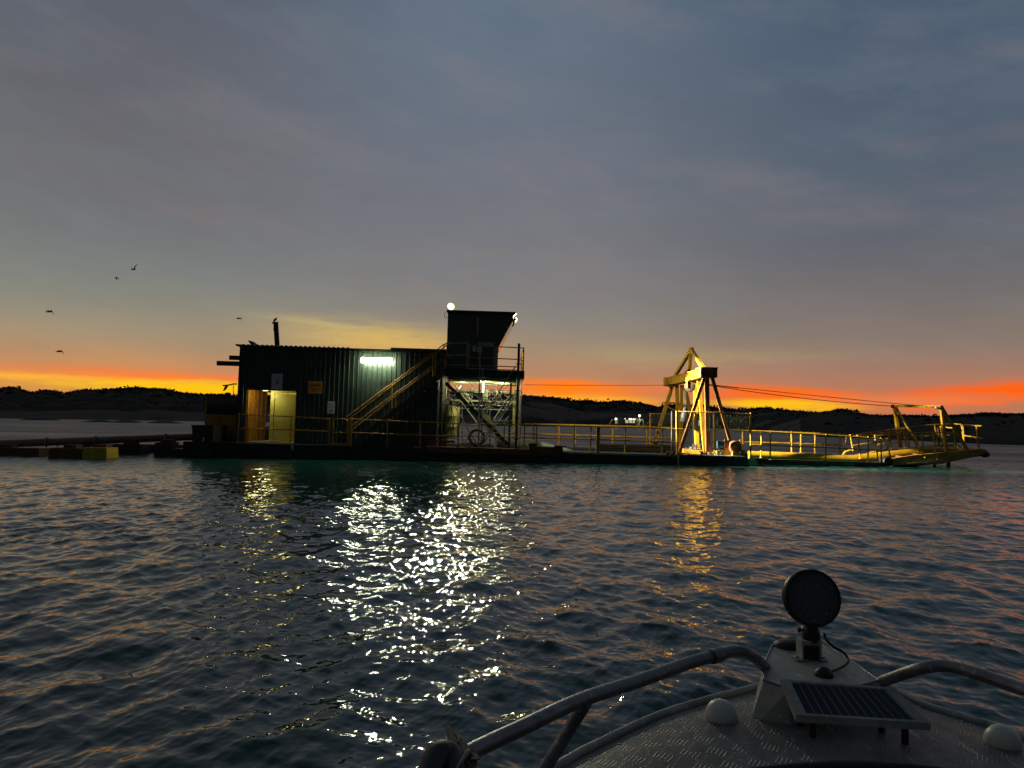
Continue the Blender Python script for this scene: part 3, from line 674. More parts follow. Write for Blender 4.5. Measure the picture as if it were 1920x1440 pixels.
part('top_rail', MB().tube([(xx, .6, e0.z), (xx, PV1 - .05, e0.z)], .022), YY, er)
part('post', MB().tube([(xx, PV1 - .05, e0.z), (xx, PV1 - .05, pw1)], .025), YY, er); part('post', MB().tube([(xx, 2.3, e0.z), (xx, 2.3, pw1)], .022), YY, er)
part('panel', MB().box((xx - .01, .65, pw1 + .1), (xx + .012, PV1 - .1, e0.z - .05)), YY, er)
# cabin
CV0, CV1 = 1.25, 3.6
cabn = thing('control_cabin', 'dark control cabin with a forward leaning window on the tower platform', 'cabin', Pd(890, 0, 2.4, pw1))
pr = [P(840, 585, CV0), P(961.5, 585.5, CV0), P(931.5, 653, CV0), P(931.5, 700, CV0), P(840, 700, CV0)]; pr[3].z = pw1 + .003; pr[4].z = pw1 + .003; pr[4].x = pr[0].x
pr[1].z = pr[0].z
cg = mat('cabin_green', (.075, .088, .066), (.055, .066, .05), .45)
part('wall', MB().prism(pr[::-1], (0, CV1 - CV0, 0)), cg, cabn)
h = MB(); x0c, x1c = P(889, 600, CV0).x, P(958, 600, CV0).x
for k in range(9):
    a = x0c + .12 + k * .17
    if a < P(945, 600, CV0).x: 
        zb = max(Wz(900, 655, CV0), Wz(900, 655, CV0) + (a - P(931, 650, CV0).x) * 2.25 + .1)
        h.box((a, CV0 - .02, zb), (a + .05, CV0 - .001, pr[0].z - .12))
part('cladding_rib', h, cg, cabn)
part('door', MB().box((P(842.5, 600, CV0).x, CV0 - .03, pw1 + .05), (P(884, 600, CV0).x, CV0 - .001, pr[0].z - .12)), mat('dark_door', (.07, .078, .062), None, .35), cabn)
part('grab_handle', MB().tube(smooth_path([P(896.2, 596, CV0 - .12), P(896.2, 605, CV0 - .17), P(895.6, 618, CV0 - .17), P(894.6, 631, CV0 - .12)], 4), [.018] * 13), M['white'], cabn)
part('waist_panel', MB().box((P(898, 600, CV0).x, CV0 - .025, Wz(910, 650, CV0)), (P(928, 600, CV0).x, CV0 - .001, Wz(910, 642, CV0))), M['palegreen'], cabn)
rw = pr[0].z
part('roof', MB().box((P(837.5, 583, CV0 - .15).x, CV0 - .18, rw + .002), (P(965, 583, CV0 - .15).x, CV1 + .2, rw + .07)), M['roof'], cabn)
# leaning windscreen with pale frame
A_, B_ = Vector((pr[1].x + .02, CV0, pr[1].z - .22)), Vector((pr[2].x + .012, CV0, pr[2].z))
dirn = (B_ - A_).normalized(); nrm = Vector((-dirn.z, 0, dirn.x)); nrm = nrm if nrm.x > 0 else -nrm
def slab(m_, q0, q1, v0, v1, t0, t1):
    a = A_.lerp(B_, q0); c = A_.lerp(B_, q1); Lp = lambda p, v, t: Vector((p.x, v, p.z)) + nrm * t
    return m_.hexa([Lp(a, v0, t0), Lp(c, v0, t0), Lp(c, v1, t0), Lp(a, v1, t0), Lp(a, v0, t1), Lp(c, v0, t1), Lp(c, v1, t1), Lp(a, v1, t1)])
h = slab(MB(), -.02, 1.02, CV0 - .01, CV0 + .07, .002, .036); slab(h, -.02, 1.02, CV1 - .14, CV1, .002, .036); slab(h, -.02, .06, CV0 + .071, CV1 - .141, .002, .036); slab(h, .94, 1.02, CV0 + .071, CV1 - .141, .002, .036); slab(h, .06, .94, 2.40, 2.46, .002, .036)
wf = part('window_frame', h, M['cream'], cabn)
part('window_glass', slab(MB(), .061, .939, CV0 + .072, 2.398, .02, .033), M['glass'], wf); part('window_glass', slab(MB(), .061, .939, 2.462, CV1 - .142, .02, .033), M['glass'], wf)
part('corner_trim', MB().box((pr[3].x - .16, CV0 - .03, pw1 + .01), (pr[3].x + .03, CV0 + .1, pr[2].z)), M['palegreen'], cabn)
part('eyebrow', MB().box((P(958, 585, CV0).x, CV0 - .05, rw - .2), (P(966, 585, CV0).x, CV1 + .1, rw - .002)), M['black'], cabn)
for (x0, y0, x1, y1, mm, lab) in ((888, 602, 894, 612, M['red'], 'small reddish sticker beside the cabin grab handle'), (886, 650, 893, 659, M['greysign'], 'small square notice on the cabin, left of the extinguisher'), (894.5, 651, 904, 662, M['greysign'], 'pale notice on the cabin wall above the extinguisher')):
    a, c = P(x0, y1, CV0 - .03), P(x1, y0, CV0 - .03); solo('notice', MB().box((a.x, CV0 - .034, a.z), (c.x, CV0 - .0305, c.z)), mm, lab, 'notice', 'notices on the control cabin')
ex = thing('fire_extinguisher', 'red fire extinguisher with white band hung on the cabin wall', 'fire extinguisher', P(899, 681, CV0 - .15))
part('cylinder', MB().lathe(P(899, 681, CV0 - .15), (0, 0, 1), [(0, 0), (.08, .0), (.085, .03), (.085, .36), (.05, .42), (.03, .46), (0, .46)], 14), M['red'], ex)
part('band', MB().lathe(P(899, 673, CV0 - .15), (0, 0, 1), [(.088, 0), (.088, .06)], 14), M['white'], ex)
part('valve', MB().lathe(P(899, 662, CV0 - .15), (0, 0, 1), [(.03, -.06), (.03, .03), (0, .03)], 8).bar(P(895, 662, CV0 - .15), P(902, 660, CV0 - .15), .03), M['black'], ex)
# floodlights on the cabin roof
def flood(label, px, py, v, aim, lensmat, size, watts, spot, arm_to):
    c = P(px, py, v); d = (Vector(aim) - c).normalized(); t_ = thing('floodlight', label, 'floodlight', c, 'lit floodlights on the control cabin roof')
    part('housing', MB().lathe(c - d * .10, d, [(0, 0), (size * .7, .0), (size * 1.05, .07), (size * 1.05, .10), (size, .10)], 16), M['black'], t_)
    part('reflector', MB().lathe(c, d, [(size * 1.0, -.001), (size * 1.12, .012), (size * .78, .014)], 24), M['flood_halo'], t_)  # glowing ring added round the lens to imitate the lamp's halo
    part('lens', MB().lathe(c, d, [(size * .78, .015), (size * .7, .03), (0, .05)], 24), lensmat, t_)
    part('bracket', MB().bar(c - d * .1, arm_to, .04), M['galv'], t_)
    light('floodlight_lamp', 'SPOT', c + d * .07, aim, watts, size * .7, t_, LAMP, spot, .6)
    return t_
rz = rw + .07
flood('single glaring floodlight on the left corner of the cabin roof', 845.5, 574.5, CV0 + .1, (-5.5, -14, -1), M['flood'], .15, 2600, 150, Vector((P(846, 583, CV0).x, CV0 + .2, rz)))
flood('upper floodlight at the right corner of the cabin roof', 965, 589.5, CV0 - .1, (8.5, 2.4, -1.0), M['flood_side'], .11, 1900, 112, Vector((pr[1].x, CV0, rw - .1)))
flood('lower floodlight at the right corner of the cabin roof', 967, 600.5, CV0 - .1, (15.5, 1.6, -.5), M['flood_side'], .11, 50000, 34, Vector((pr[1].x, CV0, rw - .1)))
part('cable', MB().tube(smooth_path([P(837, 584, CV0), P(833.5, 590, CV0), P(835, 597, CV0), P(840, 593, CV0)], 4), .01, 6), M['cable'], cabn)
# scaffold
SG = M['galv']; DKM = M['black']
sf = thing('scaffold_tower', 'tubular steel scaffold tower under the control cabin platform', 'scaffold', (0, 2.3, DK))
vn, vm, vf = .5, 2.2, 4.0
def sb(nm, a, c, va, vb2, material=SG, r=.026, sq=None):
    p0, p1 = P(a[0], a[1], va), P(c[0], c[1], vb2)
    part(nm, MB().bar(p0, p1, sq) if sq else MB().tube([p0, p1], r), material, sf)
def sp(px, pyt, v, material=SG, r=.03, pxb=None, sq=None, pyb=838):
    a = P(px, pyt, v); c = P(pxb if pxb else px - (pyb - pyt) * .025, pyb, v)
    if pyb > 825: c.z = DK
    m_ = MB().bar(a, c, sq) if sq else MB().tube([a, c], r)
    if not sq:
        for q in (.2, .45, .7, .9): m_.lathe(a.lerp(c, q), (0, 0, 1), [(r, 0), (r * 1.9, .01), (r * 1.9, .05), (r, .06)], 8)
    part('standard', m_, material, sf)
sp(823, 705, vn, SG, .03, 819.5); sp(830, 655, vn, DKM, .035, 826); sp(837, 705, vm, SG, .03, 834)
sp(900, 655, vn, SG, .032, 897.5); sp(905, 690, vn, SG, .026, 903); sp(973.3, 644, vn, DKM, .055, 967.5); sp(978, 712, vm, SG, .03, 975)
sp(918, 712, vf, SG, .026, 919); sp(866, 712, vf, SG, .026, 867); sp(958.5, 710, vm, DKM, sq=.09, pxb=954); sp(964.5, 715, vf, M['tank'], sq=.11, pxb=962.5)
sp(975, 712, vf, SG, .03, 972)
for a, c, va, vb2, mm, r in (((838, 734), (902, 737), vn, vn, SG, .025), ((852, 731.5), (899, 733), vf, vf, M['cream'], .05), ((910, 733), (978, 735.5), vf, vf, M['cream'], .05),
        ((846, 750.5), (970, 754.5), vf, vf, M['cream'], .05), ((828, 758.8), (968, 762.3), vn, vn, SG, .028), ((900, 810.5), (968, 812.5), vn, vn, SG, .022), ((842, 765), (972, 769), vf, vf, SG, .024), ((868, 766), (955, 769), vm, vm, SG, .02),
        ((902, 721), (973, 723), vm, vm, SG, .022), ((838, 709), (900, 711), vm, vm, SG, .022), ((833, 683.5), (973, 688), vn, vn, SG, .022), ((880, 691.5), (973, 694), vn, vn, M['cream'], .02), ((925, 788.3), (972, 790.5), vm, vm, SG, .024), ((832, 795), (905, 797), vm, vm, SG, .02)):
    sb('ledger', a, c, va, vb2, mm, r)
for a, c, va, vb2, mm, r in (((838, 736), (896, 836), vn, vn, SG, .024), ((967, 686.5), (919, 758), vn, vn, SG, .024), ((966.5, 737), (902, 831), vn, vn, SG, .026), ((969, 740), (907, 831), vn, vn, SG, .022),
        ((841, 705), (917, 809), vm, vm, M['cream'], .028), ((866, 755), (894, 792), vm, vm, M['cream'], .024), ((955.5, 742), (926, 786), vm, vm, M['cream'], .026), ((954, 780), (942, 796), vm, vm, SG, .024), ((872, 735), (935, 833), vm, vm, SG, .024),
        ((850, 705), (880, 748), vf, vf, SG, .024), ((960, 712), (925, 757), vf, vf, SG, .024), ((920, 715), (946, 757), vf, vf, SG, .02), ((915, 770), (868, 834), vf, vf, SG, .02), ((840, 770), (866, 812), vf, vf, SG, .02)):
    sb('brace', a, c, va, vb2, mm, r)
sb('raking_beam', (836, 718), (952, 833), vm - .6, vm - .6, DKM, sq=.15)
sb('raking_beam', (905, 771), (943, 831), vm + .4, vm + .4, M['palegreen'], sq=.24)
m_ = MB()
for k in range(9):
    a = P(908, 690 + k * 16, vn); m_.tube([a, P(901, 690 + k * 16, vn)], .014, 6)
part('rungs', m_, SG, sf)
m_ = MB()
for (x0, y0, x1, y1, v_) in ((842, 704, 899, 717, 1.5), (913, 707, 957, 715, 1.5)):
    m_.tube([P(x0, (y0 + y1) / 2, v_), P(x1, (y0 + y1) / 2 + 2, v_)], (y1 - y0) / 2 * 30 / 1331 * .72, 12)
part('overhead_pipe', m_, M['cream'], sf)
m_ = MB().lathe(P(909, 754, 2.6), (0, 0, 1), [(0, 0), (.13, 0), (.15, .03), (.15, .5), (.10, .56), (0, .56)], 14); solo('filter_canister', m_, M['cream'], 'pale cylinder hanging beneath the work lamp in the scaffold', 'canister')
# clutter: hoses and cables inside the tower
hz_ = thing('hose_tangle', 'tangle of thin dark cables looping through the scaffold', 'cables', (0, 2, DK))
for k in range(26):
    x0 = rng.uniform(840, 960); y0 = rng.uniform(712, 745); v_ = rng.uniform(1.6, 3.8)
    pts = [P(x0, y0, v_)]
    for j in range(4): pts.append(P(x0 + rng.uniform(-10, 10) * (j + 1) * .8, y0 + (j + 1) * rng.uniform(2, 9) + (8 if j in (1, 2) else 0), v_ + rng.uniform(-.3, .3)))
    part('cable', MB().tube(smooth_path(pts, 4), rng.uniform(.008, .018), 5), M['cable'] if k % 3 else M['cream'], hz_)
for q in (((838, 760), (842, 790), (848, 815), (844, 822)), ((834, 808), (845, 807), (856, 800), (861, 797)), ((827, 818), (838, 812), (846, 815), (850, 821)), ((852, 742), (846, 770), (850, 800), (853, 820)), ((846, 762), (852, 790), (847, 805), (845, 820))):
    part('cable', MB().tube(smooth_path([P(x, y, 1.0) for x, y in q], 5), .016, 6), M['cable'], hz_)
m_ = MB()
m_.lathe(P(843, 822, 2.2), (0, 0, 1), [(0, 0), (.33, 0), (.34, .06), (.31, .08), (.31, .5), (.325, .52), (.31, .54), (.30, 1.0), (.315, 1.02), (.29, 1.04), (.28, 1.42), (.2, 1.5), (0, 1.5)], 24)
tk = solo('standing_drum', m_, M['tank'], 'tall yellow green tank standing in the left side of the scaffold', 'tank')
m_ = MB().lathe(P(856, 822, 2.5), (0, 0, 1), [(0, 0), (.10, 0), (.10, 1.45), (0, 1.45)], 14); solo('stand_pipe', m_, M['tank'], 'slim upright pipe beside the yellow green tank', 'pipe')
c = P(894, 820, .75); ring = [c + Vector((math.cos(t) * .315, .0, math.sin(t) * .315)) for t in np.linspace(0, 2 * math.pi, 25)]
lb = thing('lifebuoy', 'faded red lifebuoy ring hanging on the scaffold above the deck', 'lifebuoy', c)
part('ring', MB().tube(ring, .062, 10, False), M['ringred'], lb)
for t in (.8, 2.4, 3.9, 5.5): part('band', MB().tube([c + Vector((math.cos(t + s_) * .315, 0, math.sin(t + s_) * .315)) for s_ in (-.14, 0, .14)], .066, 10), M['rust'], lb)
m_ = MB()
for (x, y, s_) in ((842, 838, .12), (850, 837, .1), (868, 836, .14), (874, 838, .09), (880, 835, .16), (915, 828, .14), (921, 826, .1)):
    p_ = P(x, y, .9); m_.box((p_.x - s_, .8, DK + .07), (p_.x + s_, .8 + s_, DK + .07 + s_ * 1.2))
solo('deck_valves', m_, M['cream'], 'row of small pale valve boxes on the rusty deck below the scaffold', 'valves')
# work lamp inside the scaffold
lc = P(905.3, 724, 1.9)
wl = thing('work_lamp', 'upright white work lamp burning inside the scaffold', 'lamp', lc)
part('tube', MB().tube([P(905.6, 715.5, 1.9), P(905, 735, 1.9)], .045, 10), M['towerlamp'], wl); part('cap', MB().lathe(P(905.6, 715.5, 1.9), (0, 0, 1), [(.07, 0), (.07, .12), (0, .12)], 10), M['black'], wl)
light('work_lamp_light', 'POINT', lc + Vector((.0, -.12, 0)), lc, 70, .06, wl, (1, .98, .56))
light('work_lamp_light', 'POINT', P(868, 722, 2.6), lc, 32, .08, wl, (1, .98, .56))
light('work_lamp_light', 'POINT', P(942, 722, 2.8), lc, 38, .08, wl, (1, .98, .66))
# ---- gantry
gn, gf = .75, 7.0
ga = thing('gantry', 'yellow steel A frame hoisting gantry straddling the well', 'gantry', Pd(1300, 0, 3.5))
bt = P(1333, 690.5, gn).z; bb = P(1333, 708, gn).z; bx = P(1331, 700, gn).x
part('cross_beam', MB().box((bx - .32, gn + .05, bb), (bx + .12, gf - .1, bt - .02)), YY, ga)
part('end_box', MB().box((bx - .48, gn - .30, bb - .01), (bx + .24, gn + .04, bt)).box((bx - .5, gn - .33, bt - .03), (bx + .26, gn + .5, bt + .02)), M['rust'], ga)  # brown here stands in for the shade on the unlit near end
part('end_box', MB().box((bx - .5, gf - .09, bb - .05), (bx + .12, gf + .35, bt)), YY, ga)
h = MB()
for k in range(7): h.box((bx - .345, gn + .5 + k * .85, bb + .02), (bx - .322, gn + .55 + k * .85, bt - .04))
h.box((bx - .36, gn + .1, bt - .05), (bx - .322, gf - .2, bt)); h.box((bx - .36, gn + .1, bb), (bx - .322, gf - .2, bb + .05)); part('stiffener', h, YY, ga)
def leg(a, c, va, vb2, wd, mm=YY, nm='leg', foot=DK):
    p0, p1 = P(a[0], a[1], va), P(c[0], c[1], vb2)
    if foot is not None: p1.z = foot
    part(nm, MB().bar(p0, p1, wd, wd * .9, (0, 1, 0)), mm, ga)
DO = mat('shaded_orange_paint', (.26, .105, .012), (.14, .055, .015), .55, scale=3, bump=.004)  # darker orange: the shade on the near legs is put into the colour
leg((1321, 706), (1272.5, 856), gn - .1, gn - .3, .13, DO); leg((1325, 706), (1327, 856), gn - .1, gn, .18, DO); leg((1335, 706), (1377, 836), gn - .1, gn + .1, .13, DO)
leg((1262, 720), (1223, 838), gf, gf, .17); leg((1269, 722), (1273, 838), gf, gf - .2, .17); leg((1278, 722), (1277, 838), gf - .8, gf - .8, .15); leg((1283, 722), (1311, 838), gf, gf, .17)
leg((1303, 712), (1307.5, 845), 3.2, 3.2, .17); leg((1310, 712), (1322, 847), 2.2, 2.2, .15)
ap = P(1296, 655.5, 3.4)
for (x, y, v_) in ((1272, 706, 6.4), (1293.5, 698, 3.6), (1326, 690, 1.1)):
    p1 = P(x, y, v_); p1.z = bt - .02; p1.x = bx - .15
    part('top_strut', MB().bar(ap, p1, .16, .14, (1, 0, 0)), YY, ga)
part('apex_plate', MB().box(ap - Vector((.1, .12, .1)), ap + Vector((.1, .12, .09))), YY, ga)
part('tie_bar', MB().bar(P(1242, 755, gf), P(1274, 756, gf), .08), YY, ga); part('tie_bar', MB().bar(P(1252, 763, gf), P(1272, 773, gf), .07), YY, ga); part('tie_bar', MB().bar(P(1268, 758.5, 5), P(1298, 759, 5), .05), YY, ga)
part('foot_plate', MB().box(Pd(1268, 0, .3, DK + .02), Pd(1290, 0, 1.0, DK + .1) + Vector((0, 0, 0))), YY, ga)
part('foot_plate', MB().box(Pd(1318, 0, .5, DK + .051), Pd(1336, 0, 1.1, DK + .12)), YY, ga)
# sheave and chains
c = P(1292, 725, 2.6)
sh = thing('sheave_block', 'round hoisting sheave slung beneath the gantry beam', 'sheave', c)
part('wheel', MB().lathe(c - Vector((0, .07, 0)), (.45, 1, 0), [(0, 0), (.23, 0), (.25, .03), (.20, .06), (.20, .10), (.25, .13), (.23, .16), (0, .16)], 24), mat('greasy_sheave', (.05, .022, .012), (.03, .015, .01), .8), sh)
part('side_plate', MB().box(c + Vector((-.12, -.12, -.05)), c + Vector((-.095, .12, .45))), YY, sh)
m_ = MB()
for (x, y0, y1, v_) in ((1285.5, 735, 780, 2.8), (1283, 728, 778, 3.2), (1300, 735, 833, 2.5), (1302, 745, 833, 3.4)):
    a, c2 = P(x, y0, v_), P(x + .5, y1, v_); n_ = int((a - c2).length / .07)
    for k in range(n_):
        p_ = a.lerp(c2, k / n_); o_ = Vector((.02, 0, 0)) if k % 2 else Vector((0, .02, 0))
        m_.tube([p_ + o_, p_ + o_ - Vector((0, 0, .08)), p_ - o_ - Vector((0, 0, .08)), p_ - o_, p_ + o_], .007, 4, False)
solo('hoist_chains', m_, M['black'], 'thin dark chains hanging inside the gantry', 'chain')
c = P(1283, 778, 3.0)
m_ = MB().tube([c + Vector((0, 0, .35)), c + Vector((0, 0, .1))], .05); m_.lathe(c, (0, 0, -1), [(0, -.2), (.12, -.15), (.16, 0), (.20, .3), (.14, .34), (0, .34)], 12); solo('hook_block', m_, M['black'], 'dark hook block hanging on the gantry chains', 'hook block')
m_ = MB()
for q in (((1284, 700), (1288, 695), (1294, 692.5), (1290, 699)), ((1310, 690), (1315, 685), (1318, 684.5), (1320, 690))): m_.tube(smooth_path([P(x, y, 3.2 if x < 1300 else 1.6) for x, y in q], 4), .035, 6)
part('lifting_lug', m_, M['black'], ga)
m_ = MB().tube(smooth_path([P(1258, 713, 6.9), P(1253.5, 719, 6.9), P(1255, 726, 6.9), P(1260, 727, 6.9)], 4), .03, 6); part('cable', m_, M['cable'], ga)
# winch on the bow
wn = thing('winch', 'deck winch with a brown cable drum and blue motor right of the gantry', 'winch', Pd(1362, 0, .3))
za = P(1362, 839, .3).z
part('drum', MB().lathe(P(1358, 836, .55), (1, -.25, 0), [(0, 0), (.32, 0), (.32, .03), (.25, .04), (.25, .60), (.32, .61), (.32, .64), (0, .64)], 22), M['rust'], wn)
part('end_drum', MB().lathe(P(1381, 839, .15), (.9, -1, 0), [(0, -.22), (.28, -.2), (.28, .08), (.22, .12), (.1, .13), (0, .13)], 22), M['rust'], wn)
part('motor', MB().lathe(P(1345, 835, .5), (1, -.1, 0), [(0, 0), (.15, 0), (.17, .05), (.17, .2), (.17, .34), (.12, .38), (0, .38)], 16).box(P(1348, 831, .5) - Vector((.06, .05, .02)), P(1352, 827, .5) + Vector((.08, .08, .0))), M['blue'], wn)
part('frame', MB().box(Pd(1346, 0, .3, DK + .05), Pd(1378, 0, .9, DK + .22)).box(Pd(1357, 0, .28, DK + .051), Pd(1376, 0, .30, DK + .34)), M['orange'], wn)
part('column', MB().box(Pd(1374, 0, .0, DK + .051), Pd(1390, 0, .5, P(1380, 843, .1).z)), M['orange'], wn)
m_ = MB().prism([P(1283, 842, .4), P(1318, 842, .4), P(1312, 852, .1), P(1290, 853, .1)], (0, .6, 0)); solo('deck_hatch', m_, M['orange'], 'tilted orange hatch box at the foot of the gantry', 'hatch box')
m_ = MB()
for k in range(10): p_ = Pd(1292 + k * 2.2 + rng.uniform(-1, 1), 0, .9 + rng.uniform(-.4, .5), DK + .05); m_.lathe(p_, (rng.uniform(-.4, .4), 0, 1), [(.06, 0), (.08, .12), (.05, .22 + .1 * (k % 3)), (0, .3)], 8)
solo('deck_gear', m_, M['black'], 'clutter of small dark fittings between the gantry legs', 'deck gear')
m_ = MB().box(P(1309, 798, 5.5), P(1315, 788, 5.5) + Vector((0, .1, 0))); solo('control_console', m_, emis('panel_face', (.9, .85, .6), .5), 'small bright control panel seen between the gantry legs', 'control panel')
# mesh guards
def guard(label, x0, y0, x1, y1, yb0, yb1, v, posts, mm, cols=50, rows=26):
    t_ = thing('mesh_guard', label, 'mesh guard', Pd(x0, 0, v), 'wire mesh guards round the gantry')
    a, c = P(x0, y0, v), P(x1, y1, v); zb = P(x0, yb0, v).z; zc = P(x1, yb1, v).z
    part('frame', MB().tube([Vector((a.x, v, zb)), a, c, Vector((c.x, v, zc))], .022), mm, t_)
    m_ = MB()
    for k in range(1, cols): q = k / cols; p_ = a.lerp(c, q); m_.bar(p_, Vector((p_.x, v, zb + (zc - zb) * q)), .006)
    for k in range(1, rows): q = k / rows; m_.bar(Vector((a.x, v, a.z + (zb - a.z) * q)), Vector((c.x, v, c.z + (zc - c.z) * q)), .006)
    part('mesh', m_, M['meshw'], t_)
    for x in posts: part('post', MB().tube([P(x, y0 - 1 + (x - x0) * .02, v), Pd(x + .3, 0, v, DK)], .036), mm, t_)
guard('wide wire mesh guard behind and right of the near gantry leg', 1268, 771.5, 1406, 775, 806, 811, .2, (1268.5, 1407.5), M['orange'])
guard('wire mesh guard left of the far gantry legs', 1218.5, 775.5, 1258, 776, 804, 805, 6.3, (1219, 1259), YY, 20, 14)
guard('narrow tall mesh guard beside the near left gantry leg', 1260, 772, 1267, 772.5, 855, 856, .5, (1260,), M['black'], 6, 40)
guard('wire mesh guard just right of the gantry posts', 1315, 777, 1340, 778, 806, 807, 5.2, (1340,), YY, 14, 14)
# ---- ladder: first level span
railing('near railing along the yellow pipe right of the gantry', [('top_rail', [(1408, 807.8), (1480, 811.5), (1548, 815.5), (1600, 818.5), (1652, 822.5), (1664, 824)]), ('mid_rail', [(1408, 833.3), (1480, 836.5), (1548, 839.3), (1627, 843), (1657, 845.5), (1663, 843), (1664, 836)])],
        [(1427.5, 811, 1427, 858), (1444.5, 811, 1444, 862), (1548.5, 815, 1548, 868), (1628, 820, 1627.5, 864), (1652, 822, 1652.5, 877)], 1.0, YY, r=.03, group='railings of the dredge ladder')
railing('far railing along the yellow pipe right of the gantry', [('top_rail', [(1318, 804), (1380, 806.5), (1480, 810.5), (1575, 814.3), (1590, 815.5)]), ('mid_rail', [(1318, 827), (1380, 828.5), (1480, 831), (1560, 834.3), (1578, 835), (1585, 831), (1587, 817)])],
        [(1338, 777, 1338.5, 840), (1392.5, 808, 1393, 832), (1484, 810, 1484.5, 849), (1502, 811, 1501.5, 857), (1528.5, 813, 1528, 858), (1575, 814, 1574.5, 853)], 5.0, YY, r=.04, group='railings of the dredge ladder')
lad = thing('dredge_ladder', 'yellow hinged dredge ladder running right from the gantry into the water', 'dredge ladder', Pd(1600, 0, 3, 0))
part('delivery_pipe', MB().tube([P(1404, 852, 3.0), P(1500, 856, 3.0), P(1597, 860.5, 3.0), P(1640, 857, 3.0)], [.17, .18, .19, .2], 16), YY, lad)
part('hinge_beam', MB().bar(P(1404, 860, 1.0), P(1600, 870, 1.0), .10, .07), M['palegreen'], lad)
part('side_beam', MB().bar(P(1404, 866, 1.1), P(1660, 874, 1.1), .3, .30), M['hull'], lad)
part('side_beam', MB().bar(P(1404, 851, 5.2), P(1600, 860, 5.2), .3, .22), YY, lad)
part('bracket', MB().tube([P(1580, 855, 3.4), P(1584, 848, 3.4), P(1595, 844, 3.4)], .06), YY, lad)
# tilted span
part('span_beam', MB().prism([P(1668, 871, 1.2), P(1670, 860.5, 1.2), P(1716, 853.5, 1.2), P(1842, 841.5, 1.2), P(1850, 849, 1.2), P(1826, 857, 1.2), P(1760, 871, 1.2)], (0, .25, 0)), M['orange'], lad)
part('span_beam', MB().prism([P(1594, 862, 4.9), P(1640, 846, 4.9), P(1738, 836.5, 4.9), P(1800, 834, 4.9), P(1800, 842, 4.9), P(1700, 852, 4.9), P(1620, 868, 4.9)], (0, .25, 0)), YY, lad)
part('span_pipe', MB().tube([P(1640, 857, 3.0), P(1700, 848, 3.0), P(1760, 848, 3.0), P(1815, 849, 3.0)], [.2, .24, .26, .22], 16), YY, lad)
part('lower_pipe', MB().tube([P(1672, 871, 1.6), P(1745, 863, 1.9), P(1846, 848, 2.0)], [.2, .2, .14], 16), M['black'], lad)
part('pale_strip', MB().bar(P(1684, 871, 1.14), P(1770, 864, 1.14), .03, .05), M['palegreen'], lad)
h = MB()
for q in (.05, .25, .45, .65, .85):
    a = P(1672 + q * 165, 866 - q * 20, 1.45); h.bar(a, Vector((a.x, 4.9, a.z + .1)), .14)
part('cross_member', h, M['rust'], lad)
part('kick_plate', MB().prism([P(1775, 836, 4.6), P(1812, 836.5, 4.0), P(1812, 841.5, 4.0), P(1775, 841, 4.6)], (0, .04, 0)), YY, lad)
part('end_plate', MB().prism([P(1812, 838, 3.8), P(1843, 843, 1.3), P(1843, 849, 1.3), P(1812, 844, 3.8)], (.05, 0, 0)), YY, lad)
part('hinge_pin', MB().lathe(P(1667, 866, 1.0), (0, 1, 0), [(0, 0), (.2, 0), (.2, .6), (0, .6)], 16), M['black'], lad)
part('cutter_head', MB().lathe(P(1846, 851, 1.6), (1, 0, -.25), [(.0, -.2), (.13, -.15), (.18, 0), (.10, .18), (0, .22)], 14), M['black'], lad)
part('strut', MB().tube([P(1752, 862, 1.3), Pd(1753, 0, 1.3, -.4)], .06), M['black'], lad); part('strut', MB().tube([P(1778, 858, 1.3), Pd(1779, 0, 1.3, -.4)], .08), M['black'], lad)
railing('near sloping railing of the tilted ladder end', [('top_rail', [(1640, 817.5), (1700, 812), (1750, 811), (1786, 811.5)]), ('mid_rail', [(1645, 846), (1700, 841), (1750, 836), (1790, 833)])],
        [(1663, 822, 1670, 861), (1640.5, 817, 1647, 868), (1594.5, 816, 1599.5, 845), (1608, 817, 1613.5, 860), (1715.5, 813, 1725.5, 853), (1727, 811, 1734, 858), (1749.5, 813, 1756.5, 862), (1788, 808, 1794.5, 851)], 1.2, YY, r=.03, group='railings of the dredge ladder')
railing('far sloping railing of the tilted ladder end', [('top_rail', [(1592, 815.5), (1640, 809.5), (1690, 803.5), (1736, 797), (1778, 795)]), ('mid_rail', [(1600, 835), (1660, 826), (1720, 818), (1780, 816)])],
        [(1665, 806, 1671.5, 842), (1694.5, 807, 1701.5, 852), (1700, 808, 1706, 845), (1752.5, 797, 1760, 842), (1758.5, 804, 1762, 842), (1764, 804, 1768, 842)], 5.0, YY, r=.034, group='railings of the dredge ladder')
railing('second sloping rail set inside the tilted ladder end', [('top_rail', [(1600, 818), (1660, 811), (1694, 808)]), ('mid_rail', [(1645, 833.5), (1697, 828.5)])], [(1694.5, 807.5, 1702, 850)], 3.6, YY, r=.03, group='railings of the dredge ladder')
railing('railing closing the right tip of the dredge ladder', [('top_rail', [(1762, 800, 3.9), (1790, 803, 3.2)]), ('top_rail', [(1788, 794.5, 3.9), (1802, 795.5, 3.4), (1807, 826, 3.4)]), ('top_rail', [(1808, 828, 3.2), (1806.5, 800, 3.2), (1809, 796.5, 3.0), (1828, 798, 2.0), (1843, 799, 1.3)]), ('mid_rail', [(1807, 816.5, 3.1), (1830, 820, 2.0), (1843, 822, 1.3)])],
        [(1831, 800, 1836, 846, 1.8), (1805, 797, 1808, 830, 3.3)], 2, YY, r=.034, group='railings of the dredge ladder')
hf_ = thing('hoist_portal', 'yellow portal frame leaning over the tilted ladder end', 'frame', Pd(1764, 0, 3, 0))
